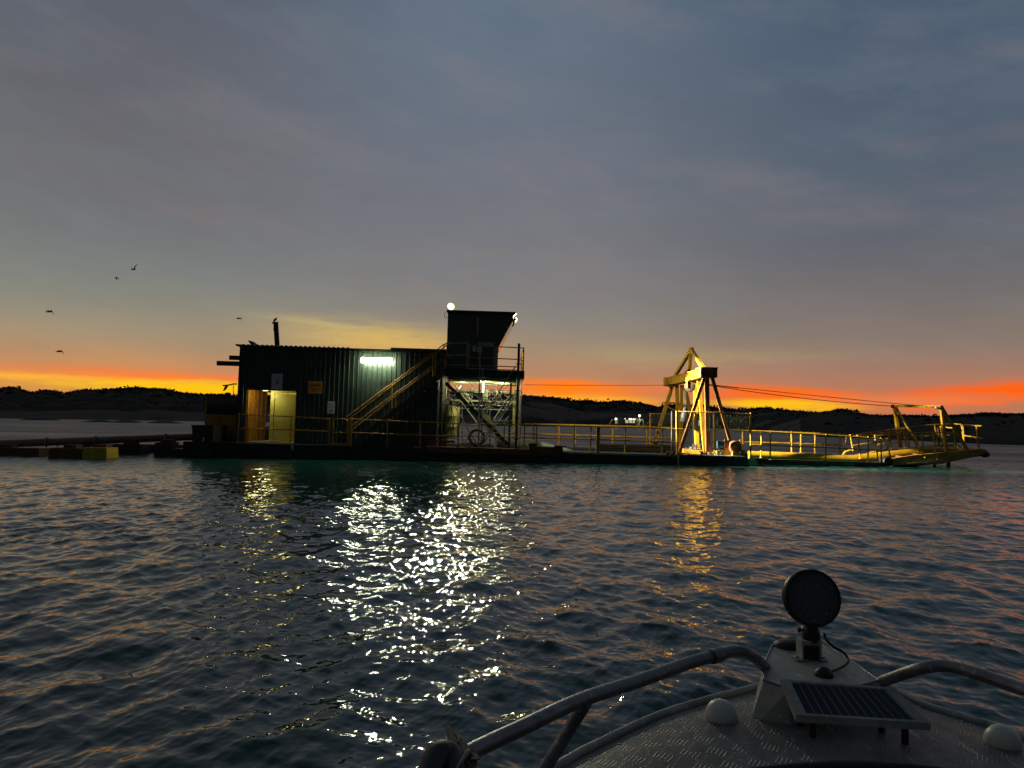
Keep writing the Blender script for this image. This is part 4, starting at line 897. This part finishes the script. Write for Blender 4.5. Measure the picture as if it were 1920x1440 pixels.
part('post', MB().bar(P(1764.5, 761, 1.3), P(1776, 859, 1.3), .12), YY, hf_); part('brace', MB().bar(P(1765, 762, 1.3), P(1821, 856, 1.3), .10), M['orange'], hf_)
part('post', MB().bar(P(1677, 763, 4.8), P(1689, 842, 4.8), .13), YY, hf_)
part('brace', MB().tube(smooth_path([P(1679, 763, 4.8), P(1697, 793, 4.8), P(1712, 818, 4.6), P(1721, 840, 4.6), P(1724, 856, 4.6)], 3), .065, 8), YY, hf_)
part('cross_bar', MB().tube([P(1674, 761.5, 4.9), P(1765, 762, 1.2)], .055, 10), YY, hf_)
part('shackle', MB().lathe(P(1758, 764.5, 1.3), (1, 0, 0), [(0, -.12), (.07, -.1), (.07, .1), (0, .12)], 8).tube([P(1747, 763, 1.4), P(1750, 765, 1.4), P(1753, 763.5, 1.4), P(1750, 762, 1.4), P(1747, 763, 1.4)], .015, 6), M['galv'], hf_)
part('shackle', MB().lathe(P(1674, 762, 4.8), (1, 0, 0), [(0, -.1), (.09, -.06), (.09, .06), (0, .1)], 8), M['rust'], hf_)
def span(a, c, r, label, sag=.0, mm='wire'):
    a = Vector(a); c = Vector(c); pts = [a.lerp(c, q / 12) - Vector((0, 0, 4 * sag * (q / 12) * (1 - q / 12))) for q in range(13)]
    solo('steel_cable', MB().tube(pts, r, 6), M[mm], label, 'cable', 'long cables strung along the dredge')
span(P(984, 721.5, 1.5), P(1258, 722, 6.9), .013, 'thin level cable from the tower to the gantry', .02)
span(P(1306, 718.5, 2.4), P(1672, 761.5, 4.8), .018, 'lower hoist cable from gantry down to the far ladder post', .12)
span(P(1338, 722, 2.6), P(1748, 763, 1.5), .016, 'upper hoist cable from gantry down to the near ladder post', .02)
span(P(1310, 719, 2.2), P(1384, 727.5, 2.6), .028, 'short bright length of hoist cable beside the gantry', 0, 'galv')

# ---- floating pipeline on the left
def Pw(px, py, y): return D(px, py, y)
pl = thing('discharge_pipeline', 'rusty floating discharge pipeline leading left from the dredge', 'pipeline', (-18, 29, 0), M=ID)
pa, pb = Pw(-260, 842, 27.2), Pw(362, 819.3, 33.5)
part('pipe', MB(ID).tube([pa.lerp(pb, q / 8) for q in range(9)], .155, 20), M['rustpipe'], pl)
for q in (.30, .505, .66, .90):
    c = pa.lerp(pb, q); d = (pb - pa).normalized()
    part('flange', MB(ID).lathe(c - d * .04, d, [(.155, 0), (.205, 0), (.205, .03), (.205, .05), (.205, .08), (.155, .08)], 20), M['rust'], pl)
    part('strap', MB(ID).tube([c + Vector((.05, -.22, -.12)), c + Vector((.08, -.19, .12)), c + Vector((.1, 0, .2))], .018, 6), M['galv'], pl)
def float_(label, x0, yt, x1, yb, dist, mm, depth=1.0):
    a, c = Pw(x0, yb, dist), Pw(x1, yt, dist); t_ = thing('pipe_float', label, 'float', ((a.x + c.x) / 2, dist + .4, 0), 'steel floats carrying the pipeline', M=ID)
    zt = c.z; bq = .05
    m_ = MB(ID).hexa([(a.x, dist, -.35), (c.x, dist, -.35), (c.x, dist + depth, -.35), (a.x, dist + depth, -.35), (a.x + bq, dist + .04, zt), (c.x - bq, dist + .04, zt), (c.x - bq, dist + depth - .04, zt), (a.x + bq, dist + depth - .04, zt)])
    part('body', m_, mm, t_)
    part('saddle', MB(ID).box(((a.x + c.x) / 2 - .25, dist + depth * .4, zt - .01), ((a.x + c.x) / 2 + .25, dist + depth * .9, zt + .12)), M['rust'], t_)
    part('lifting_eye', MB(ID).tube([(a.x + .2, dist + .2, zt), (a.x + .22, dist + .2, zt + .09), (a.x + .3, dist + .2, zt + .09), (a.x + .32, dist + .2, zt)], .015, 6), M['black'], t_)
float_('long low dark rusty float at the far left edge', -70, 841, 74, 853, 28.8, M['rust'], .7)
float_('dark brown float touching the yellow float', 88, 841, 151, 859.5, 27.8, M['rust'], .9)
float_('bright yellow float under the pipeline', 151.5, 840, 201, 859.5, 27.8, mat('yellow_float', (.62, .45, .04), (.40, .28, .03), .5), .9)
float_('dark olive float between the yellow float and the dredge', 203, 834, 265, 847, 31.5, M['black'], .8)
float_('black float closest to the left end of the dredge', 287, 830, 322, 850, 30.5, M['black'], .8)
float_('long dark walkway float behind the others', 130, 835, 350, 841, 33.2, M['rust'], .6)

# ---- second dredge, far away
YD = 470
fd = thing('distant_dredge', 'small distant dredge with lit windows by the far shore', 'dredge', D(1180, 799, YD), M=ID)
def fb(nm, x0, y0, x1, y1, mm, dy=0, dep=6):
    a, c = D(x0, y1, YD + dy), D(x1, y0, YD + dy); return part(nm, MB(ID).box((a.x, YD + dy, a.z), (c.x, YD + dy + dep, c.z)), mm, fd)
a = D(1139, 800, YD); c = D(1226, 797.5, YD); part('hull', MB(ID).box((a.x, YD - 1, -.5), (c.x, YD + 8, c.z + .6)), M['hull'], fd)
fb('cabin', 1158, 784, 1197, 798, M['green']); fb('roof', 1157, 783.2, 1198, 784.3, M['roof'], -.2, 6.6)
fb('lit_wall', 1153.5, 788, 1159.5, 798, M['cream'], .5, 2)
fb('window', 1172.5, 787.3, 1178.6, 793, M['farwin'], -.15, .2); fb('window', 1180, 787.3, 1185.8, 793, M['farwin'], -.15, .2); fb('window', 1187, 787.8, 1190, 793, M['farwin'], -.15, .2)
fb('strip_light', 1179, 784.6, 1184.6, 786.6, M['farlamp'], -.4, .2); fb('strip_light', 1186, 785.2, 1191.6, 786.6, M['farlamp'], -.4, .2)
for x, y, r_ in ((1155, 785.5, .75), (1199, 779.3, .8), (1172, 785.2, .3)):
    part('floodlight', MB(ID).lathe(D(x, y, YD - 2), (0, -1, -.15), [(r_, 0), (r_ * .8, .3), (0, .45)], 12), M['farlamp'], fd)
part('frame', MB(ID).bar(D(1198.5, 798, YD - 1), D(1199, 781, YD - 1), .5).bar(D(1197, 787, YD - 1), D(1206, 787, YD - 1), .5).bar(D(1206, 798, YD - 1), D(1206, 787, YD - 1), .5).bar(D(1195, 798, YD - 1), D(1201, 788, YD - 1), .5), M['cream'], fd)
part('boom', MB(ID).bar(D(1141, 797, YD - 1), D(1148, 786.5, YD - 1), .5), YY, fd); part('boom', MB(ID).bar(D(1209, 798, YD - 1), D(1217, 790.5, YD - 1), .35).bar(D(1217, 790.5, YD - 1), D(1222.5, 785, YD - 1), .35).bar(D(1221, 794, YD - 1), D(1223, 785, YD - 1), .3), M['cream'], fd)
for px, py in ((1154.5, 790), (1200, 790)):
    ld = bpy.data.lights.new('far_lamp', 'POINT'); ld.energy = 350; ld.color = LAMP; ld.shadow_soft_size = .4
    o = bpy.data.objects.new('far_lamp', ld); sc.collection.objects.link(o); o.location = D(px, py - 3, YD - 4) - fd.location; o.parent = fd

# ---- birds
def bird(px, py, dist, lt, lm, rm, rt_, label, yaw=0, size=.78):
    """wing joints: left tip, left elbow, right elbow, right tip as (x, z) fractions of the half span"""
    c = D(px, py, dist); hs_ = .30 * size; m_ = MB(ID); cy = math.cos(yaw)
    J = [(lt[0], lt[1], .09), (lm[0], lm[1], .0), (0, 0, 0), (rm[0], rm[1], .0), (rt_[0], rt_[1], .09)]
    ch = [.02, .12, .15, .12, .02]
    top, bot = [], []
    for (x, z, y), cc in zip(J, ch):
        p_ = c + Vector((x * hs_, y * hs_ * 2, z * hs_ * 1.35)); top.append((p_ + Vector((0, -cc * size / 2, .012 * size)), p_ + Vector((0, cc * size / 2, .012 * size)))); bot.append((p_ + Vector((0, -cc * size / 2, -.012 * size)), p_ + Vector((0, cc * size / 2, -.012 * size))))
    for i in range(4):
        vs = [top[i][0], top[i][1], top[i + 1][1], top[i + 1][0], bot[i][0], bot[i][1], bot[i + 1][1], bot[i + 1][0]]
        m_.add(vs, [(0, 1, 2, 3), (7, 6, 5, 4), (0, 3, 7, 4), (1, 5, 6, 2), (0, 4, 5, 1), (3, 2, 6, 7)])
    d = Vector((math.sin(yaw), cy * .6, -.12)).normalized()
    m_.lathe(c - d * .2 * size, d, [(0, 0), (.035 * size, .04 * size), (.02 * size, .07 * size), (.055 * size, .14 * size), (.06 * size, .22 * size), (.03 * size, .34 * size), (.045 * size, .44 * size), (0, .46 * size)], 10)
    solo('bird', m_, M['bird'], label, 'bird', 'birds flying over the left of the lake')
bird(251, 505, 42, (-.75, .55), (-.3, .15), (.3, .55), (.72, 1.05), 'flying bird with raised wings, highest of the flock', -1.2)
bird(218, 521.5, 42, (-.55, .15), (-.3, .15), (.3, .12), (.75, -.35), 'flying bird just below the highest one', -.3)
bird(93, 584.5, 40, (-.8, .05), (-.4, .28), (.4, .25), (1.0, -.6), 'flying bird furthest left, wings arched downward', -2.2)
bird(112, 659, 40, (-.65, .0), (-.35, .2), (.35, .2), (.95, -.5), 'lowest flying bird, just above the orange band', -2.5)
bird(449, 597, 46, (-.85, .02), (-.4, .16), (.35, .12), (.7, -.55), 'flying bird near the shed chimney', -1.5)
q = P(514.5, 600, 2.95); e = Vector((.9, 0, 1.05)).normalized()
m_ = MB().lathe(P(513, 602.5, 2.95), e, [(0, -.02), (.03, .0), (.055, .07), (.055, .13), (.03, .19), (.012, .24), (0, .25)], 12)
m_.lathe(P(510.4, 607, 2.95), (.55, 0, 1), [(0, -.02), (.022, .01), (.03, .05), (.02, .09), (.018, .14)], 8); m_.tube([P(514, 603.5, 2.95), P(515.5, 605.6, 2.95)], .008, 5)
solo('bird', m_, M['bird'], 'dark bird perched on top of the shed chimney, head bent down', 'bird')
for x, y, lab in ((790, 654.5, 'small dark bird shape sitting on the shed roof, left of two'), (806, 654.5, 'small dark bird shape on the shed roof beside the stair top')):
    c = P(x, y, 2.0); c.z = rt + .13
    m_ = MB().lathe(c + Vector((-.09, 0, .06)), (1, 0, .12), [(0, 0), (.03, .03), (.05, .09), (.03, .17), (0, .22)], 10); m_.lathe(c + Vector((-.07, 0, .1)), (0, 0, 1), [(.02, -.03), (.026, .02), (0, .05)], 8); m_.tube([c + Vector((0, 0, .05)), c], .01, 5)
    solo('bird', m_, M['bird'], lab, 'bird', 'birds resting on the shed roof')

# ------------------------------------------------------------------ the boat we look from
DZ = .80
bo = thing('aluminium_boat', 'bow of a small grey aluminium boat with tubular rails', 'boat', (.95, 1.3, 0), M=ID)
lg = [(1044, 1437), (1125, 1393), (1234, 1342), (1325, 1313), (1380, 1299), (1445, 1282), (1500, 1276), (1560, 1274), (1620, 1279), (1669, 1291), (1710, 1311), (1745, 1327), (1797, 1342), (1841, 1357), (1914, 1382)]
edge = [Vector((-.95, -1.6, DZ)), Vector((-.88, -.2, DZ)), Vector((-.62, .78, DZ)), Vector((-.30, 1.28, DZ))] + [G(x, y, DZ) for x, y in lg] + [Vector((1.75, 1.1, DZ)), Vector((2.05, .2, DZ)), Vector((2.15, -1.6, DZ))]
edge = smooth_path(edge, 4)
part('gunwale', MB(ID).tube(edge, .0125, 10), M['alupaint'], bo)
cx = .95
m_ = MB(ID); n_ = len(edge)
rows = [(0, .0, 1.0), (.012, -.06, 1.0), (.03, -.30, .97), (.0, -.62, .86), (0, -1.0, .6)]
vs = []
for (o_, dz_, k) in rows:
    for p_ in edge: vs.append((cx + (p_.x - cx) * k, 1.0 + (p_.y - 1.0) * (k if p_.y > 1 else 1), p_.z + dz_))
m_.add(vs, [(i * n_ + j, i * n_ + j + 1, (i + 1) * n_ + j + 1, (i + 1) * n_ + j) for i in range(len(rows) - 1) for j in range(n_ - 1)], True); part('hull', m_, M['alu'], bo)
# fore deck with five bar tread pattern
arc = [G(x, y, DZ + .02) for x, y in ((1180, 1500), (1290, 1462), (1390, 1440), (1500, 1429), (1600, 1426), (1700, 1431), (1800, 1443), (1900, 1462), (2020, 1500))]
arc = [Vector((-.5, .95, DZ))] + arc + [Vector((1.72, 1.0, DZ))]
arc = smooth_path(arc, 6)
fe = [p for p in edge if p.y > .93]
def resamp(pts, n):
    Ls = [0]
    for i in range(1, len(pts)): Ls.append(Ls[-1] + (pts[i] - pts[i - 1]).length)
    out = []
    for k in range(n):
        s_ = Ls[-1] * k / (n - 1); i = max(1, next((j for j in range(1, len(pts)) if Ls[j] >= s_ - 1e-9), len(pts) - 1)); q = (s_ - Ls[i - 1]) / max(1e-9, Ls[i] - Ls[i - 1]); out.append(pts[i - 1].lerp(pts[i], q))
    return out
na_ = 70; A1, A2 = resamp(fe, na_), resamp(arc, na_); vs = []
for k in range(9):
    q = k / 8
    for i in range(na_):
        p_ = A1[i].lerp(A2[i], q); vs.append((p_.x, p_.y, DZ - .004 + .020 * math.sin(math.pi * min(1, q * .75)) * (1 - ((p_.x - cx) / 1.3) ** 2)))
m_ = MB(ID); m_.add(vs, [(k * na_ + i, k * na_ + i + 1, (k + 1) * na_ + i + 1, (k + 1) * na_ + i) for k in range(8) for i in range(na_ - 1)], True)
dm = mat('tread_plate', (.24, .225, .20), (.13, .122, .11), .48, .25, scale=7, spots=30); t = dm.node_tree; n = NT(t); b_ = t.nodes['Principled BSDF']
co = n.new('ShaderNodeTexCoord').outputs['Object']; mp = n.new('ShaderNodeMapping'); t.links.new(co, mp.inputs[0]); mp.inputs['Rotation'].default_value = (0, 0, R(34)); sx = n.new('ShaderNodeSeparateXYZ'); t.links.new(mp.outputs[0], sx.inputs[0])
cs = .052
uu = n.m('DIVIDE', sx.outputs[0], cs); vv = n.m('DIVIDE', sx.outputs[1], cs); fu, fv = n.m('FRACT', uu), n.m('FRACT', vv)
par = n.m('FRACT', n.m('MULTIPLY', n.m('ADD', n.m('FLOOR', uu), n.m('FLOOR', vv)), .5)); par = n.m('GREATER_THAN', par, .25)
def bars(p, q): return n.m('MULTIPLY', n.ss(n.m('SINE', n.m('MULTIPLY', p, 2 * math.pi * 5)), .2, .9), n.ss(n.m('ABSOLUTE', n.m('SUBTRACT', q, .5)), .40, .28))
hb = n.m('ADD', n.m('MULTIPLY', par, bars(fu, fv)), n.m('MULTIPLY', n.m('SUBTRACT', 1.0, par), bars(fv, fu)))
wear = n.ss(n.noise(co, 6, 4, .6), .35, .7)
bn = n.new('ShaderNodeBump'); bn.inputs['Distance'].default_value = .0022; bn.inputs['Strength'].default_value = 1
t.links.new(n.m('MULTIPLY', hb, n.m('ADD', .35, n.m('MULTIPLY', wear, .65))), bn.inputs['Height']); t.links.new(bn.outputs[0], b_.inputs['Normal'])
part('fore_deck', m_, dm, bo)
part('coaming', MB(ID).tube([p - Vector((0, .012, .012)) for p in arc], .016, 10), M['rubber'], bo)
m_ = MB(ID); vs = [p - Vector((0, .015, .01)) for p in arc] + [p - Vector((0, .03, .45)) for p in arc]; k = len(arc)
m_.add(vs, [(i, i + 1, k + i + 1, k + i) for i in range(k - 1)], True); m_.add([(-.8, -1.6, .25), (2.1, -1.6, .25), (1.75, 1.6, .25), (-.3, 1.6, .25)], [(0, 1, 2, 3)]); part('well_lining', m_, M['rubber'], bo)
for p_ in resamp([p for p in edge if p.y > 1.2], 26):
    q_ = Vector((cx + (p_.x - cx) * .962, p_.y - .035, p_.z + .0005)); part('rivet', MB(ID).lathe(q_, (0, 0, 1), [(.0055, 0), (.005, .002), (0, .003)], 8), M['alu'], bo)
# rails
rl = [(640, 1560), (760, 1480), (880, 1411), (979, 1364), (1088, 1313), (1197, 1277), (1289, 1244), (1343, 1229), (1380, 1221)]
pts = [G(x, y, .985) for x, y in rl] + [G(1409, 1229, .965), G(1434, 1251, .90), G(1453, 1274, .835), G(1462, 1287, .79)]
part('bow_rail', MB(ID).tube(smooth_path(pts, 5), .0172, 14), M['alu'], bo)
pts = [G(1640, 1290, .79), G(1652, 1279, .83), G(1681, 1268, .89), G(1724, 1254, .95), G(1768, 1248, .97), G(1812, 1257, .975), G(1870, 1276, .975), G(1935, 1300, .975), G(2100, 1370, .975), G(2300, 1480, .97)]
part('bow_rail', MB(ID).tube(smooth_path(pts, 5), .0172, 14), M['alu'], bo)
part('stanchion', MB(ID).tube([G(1099, 1316, .98), G(1060, 1380, .89), G(1022, 1440, .81), G(1000, 1475, .78)], .0155, 12), M['alu'], bo)
part('stanchion', MB(ID).tube([G(2150, 1395, .97), G(2180, 1470, .79)], .0155, 12), M['alu'], bo)
part('rail_clamp', MB(ID).tube([G(1334, 1232, .986), G(1352, 1227, .986)], .0205, 14), M['alu'], bo)
# anchor platform at the stem
tp_ = [(1432, 1276), (1436, 1237), (1449, 1210), (1480, 1196), (1530, 1194), (1562, 1219), (1600, 1242), (1648, 1276), (1600, 1290), (1480, 1292)]
top = [G(x, y, .90) for x, y in tp_]; bot = [G(x, y, .90) for x, y in ((1396, 1290), (1410, 1240), (1420, 1226), (1470, 1192), (1530, 1190), (1566, 1219), (1604, 1242), (1660, 1284), (1600, 1300), (1480, 1305))]
bot = [Vector((p.x, p.y, .76)) for p in bot]
m_ = MB(ID); k = len(top); m_.add(top + bot, [tuple(range(k))[::-1]] + [(i, (i + 1) % k, k + (i + 1) % k, k + i) for i in range(k)])
part('bow_platform', m_, M['alupaint'], bo)
part('weld_bead', MB(ID).tube([p + Vector((0, 0, .001)) for p in top + top[:1]], .0035, 6, False), M['alu'], bo)
c = G(1478, 1212, .90)
part('bow_cup', MB(ID).lathe(c, (-.1, .1, 1), [(.048, -.01), (.048, .008), (.042, .016), (.028, .022), (0, .024)], 24), M['rubber'], bo)
# searchlight
c = G(1523, 1121, 1.14); rad = 53 / F_PX * (c - CP).length * .87
ax = (CP + Vector((.9, 0, .5)) - c).normalized(); ax = Vector((ax.x * .35, ax.y, ax.z * .45)).normalized()
sl_ = thing('searchlight', 'round black unlit searchlight on a bracket at the boat bow', 'searchlight', G(1520, 1235, .90), M=ID)
part('housing', MB(ID).lathe(c, -ax, [(rad * .93, -.006), (rad, 0), (rad, .02), (rad * .9, .045), (rad * .55, .075), (0, .085)], 40), M['ledhull'], sl_)
part('bezel', MB(ID).lathe(c, ax, [(rad * 1.0, -.004), (rad * 1.0, .008), (rad * .94, .012), (rad * .90, .004)], 40), M['rubber'], sl_)
sx_ = ax.cross(Vector((0, 0, 1))).normalized(); sy_ = sx_.cross(ax).normalized()
lens = part('lens', MB(ID).lathe(c, ax, [(rad * .93, .0), (rad * .6, .0035), (0, .005)], 40), M['lens'], sl_)
m_ = MB(ID)
for k in range(-17, 18):
    x = k / 18 * rad * .92; hh = math.sqrt(max(0, (rad * .91) ** 2 - x * x)); o_ = c + ax * .0045 + sx_ * x
    m_.tube([o_ - sy_ * hh, o_ + sy_ * hh], .0011, 5)
part('flutes', m_, mat('clear_flutes', (.22, .23, .24), None, .25), lens)
m_ = MB(ID)
for (u_, v_) in ((-.15, .38), (.42, .35), (-.45, -.55), (.5, -.62), (-.72, .35), (.05, .75), (.02, -.8)):
    m_.lathe(c + sx_ * u_ * rad + sy_ * v_ * rad + ax * .006, ax, [(.0035, 0), (.003, .002), (0, .002)], 8)
part('screws', m_, M['galv'], sl_)
part('neck', MB(ID).lathe(G(1521, 1203, .955), (0, 0, 1), [(.022, 0), (.028, .004), (.027, .03), (.021, .05), (.018, .075), (.016, .1)], 18), M['ledhull'], sl_)
part('knob', MB(ID).lathe(G(1502, 1181, 1.02), (-1, -.2, .1), [(0, -.02), (.004, -.02), (.004, .0), (.008, .004), (.008, .010), (0, .012)], 12), M['ringred'], sl_)
bk_ = G(1518, 1236, .902)
h = MB(ID).box(bk_ + Vector((-.048, -.02, 0)), bk_ + Vector((-.012, .03, .004))).box(bk_ + Vector((-.032, -.018, .004)), bk_ + Vector((-.026, .028, .062))).box(bk_ + Vector((.026, -.018, .0)), bk_ + Vector((.032, .028, .062))).box(bk_ + Vector((-.0255, -.018, .056)), bk_ + Vector((.0255, .028, .062))).box(bk_ + Vector((.0325, -.02, 0)), bk_ + Vector((.05, .03, .004)))
part('bracket', h, M['alupaint'], sl_)
part('bolt', MB(ID).lathe(bk_ + Vector((-.042, .0, .004)), (0, 0, 1), [(.006, 0), (.006, .005), (0, .005)], 6), M['galv'], sl_); part('bolt', MB(ID).lathe(bk_ + Vector((.044, .0, .004)), (0, 0, 1), [(.006, 0), (.006, .005), (0, .005)], 6), M['galv'], sl_)
m_ = MB(ID).box(bk_ + Vector((-.024, -.012, .001)), bk_ + Vector((.024, .022, .045))); part('swivel_motor', m_, M['rubber'], sl_)
cb = [G(1546, 1190, 1.0), G(1549, 1199, .97), G(1562, 1212, .94), G(1580, 1222, .93), G(1590, 1236, .915), G(1586, 1246, .91), G(1568, 1256, .908), G(1549, 1262, .91)]
part('cable', MB(ID).tube(smooth_path(cb, 6), .0042, 8), M['rubber'], sl_)
m_ = MB(ID).lathe(G(1545, 1268, .898), (0, 0, 1), [(0, 0), (.028, 0), (.026, .012), (.015, .024), (.006, .028), (0, .028)], 18); solo('cable_gland', m_, M['rubber'], 'black rubber cable gland behind the solar panel', 'cable gland')
# solar panel
ps = thing('solar_panel', 'small framed solar panel lying on the boat bow deck', 'solar panel', G(1600, 1320, .82), M=ID)
z0 = .932
q = [G(1463, 1273, z0), G(1675, 1289, z0 - .002), G(1745, 1356, z0 - .055), G(1492, 1340, z0 - .055)]
def bil(a, b2, z=0): return (q[0] * (1 - a) * (1 - b2) + q[1] * a * (1 - b2) + q[2] * a * b2 + q[3] * (1 - a) * b2) + Vector((0, 0, z))
def quadbox(m_, a0, a1, b0, b1, z0_, z1_): return m_.hexa([bil(a0, b1, z0_), bil(a1, b1, z0_), bil(a1, b0, z0_), bil(a0, b0, z0_), bil(a0, b1, z1_), bil(a1, b1, z1_), bil(a1, b0, z1_), bil(a0, b0, z1_)])
h = quadbox(MB(ID), 0, .085, 0, 1, -.019, 0); quadbox(h, .915, 1, 0, 1, -.019, 0); quadbox(h, .0855, .9145, 0, .06, -.019, 0); quadbox(h, .0855, .9145, .94, 1, -.019, 0); part('frame', h, M['alupaint'], ps)
part('backing', quadbox(MB(ID), .0855, .9145, .061, .939, -.006, -.0035), M['cellback'], ps)
h = MB(ID)
for k in range(12): a0 = .095 + k * .0675; part('cell', quadbox(MB(ID), a0, a0 + .058, .075, .925, -.0034, -.0026), M['cell'], ps)
for a0, b0 in ((.15, .15), (.85, .15), (.15, .85), (.85, .85)): part('foot', MB(ID).tube([bil(a0, b0, -.018), Vector((bil(a0, b0).x, bil(a0, b0).y, DZ + .0))], .009, 10), M['rubber'], ps)
# dome caps
for x, y, r_, lab in ((1352, 1334, .045, 'white plastic dome cap on the deck edge, left of the solar panel'), (1878, 1383, .043, 'white plastic dome cap on the deck edge, right of the solar panel')):
    c = G(x, y + 3, DZ + .022); c.z = DZ + .012
    t_ = thing('dome_cap', lab, 'dome cap', c, 'white dome caps on the boat deck', M=ID)
    d = Vector((-.25 if x < 1500 else -.05, -.9 if x < 1500 else -.7, .85)).normalized()
    part('shell', MB(ID).lathe(c, d, [(r_ * .9, -.02), (r_, 0), (r_ * 1.0, .008), (r_ * .95, .022), (r_ * .82, .034), (r_ * .6, .044), (r_ * .32, .050), (0, .052)], 28), M['plastic'], t_)
    part('drain_hole', MB(ID).lathe(c + d * .0375 + Vector((.0, .026, 0)), d, [(.0055, 0), (.0055, .0015), (0, .0015)], 10), M['rubber'], t_)
# frayed rope and black fender at the rail
fd_ = thing('rope_end', 'frayed tan rope end lashed to the boat rail', 'rope', G(860, 1410, .97), M=ID)
c0 = G(868, 1432, .985)
for k in range(44):
    a = rng.uniform(-.1, 1.0); tgt = [(838, 1368), (852, 1378), (862, 1392), (880, 1404), (898, 1424), (884, 1440), (862, 1452), (846, 1400)][k % 8]
    e_ = G(tgt[0] + rng.normal(0, 4), tgt[1] + rng.normal(0, 4), 1.0 + rng.uniform(-.01, .02)); s_ = c0 + Vector((rng.normal(0, .008), rng.normal(0, .008), rng.normal(0, .008)))
    mid = s_.lerp(e_, .5) + Vector((rng.normal(0, .006), rng.normal(0, .006), rng.uniform(0, .012)))
    part('strand', MB(ID).tube([s_, mid, e_], [.0065, .0055, .0015], 6), M['rope'], fd_)
m_ = MB(ID).tube(smooth_path([G(800, 1480, .99), G(812, 1440, 1.0), G(826, 1420, 1.005), G(846, 1425, 1.0), G(860, 1470, .99)], 5), [.018 + .012 * math.sin(math.pi * k / 20) for k in range(21)], 12)
solo('fender_strap', m_, M['rubber'], 'black rubber strap beside the frayed rope, bottom of the boat rail', 'strap')
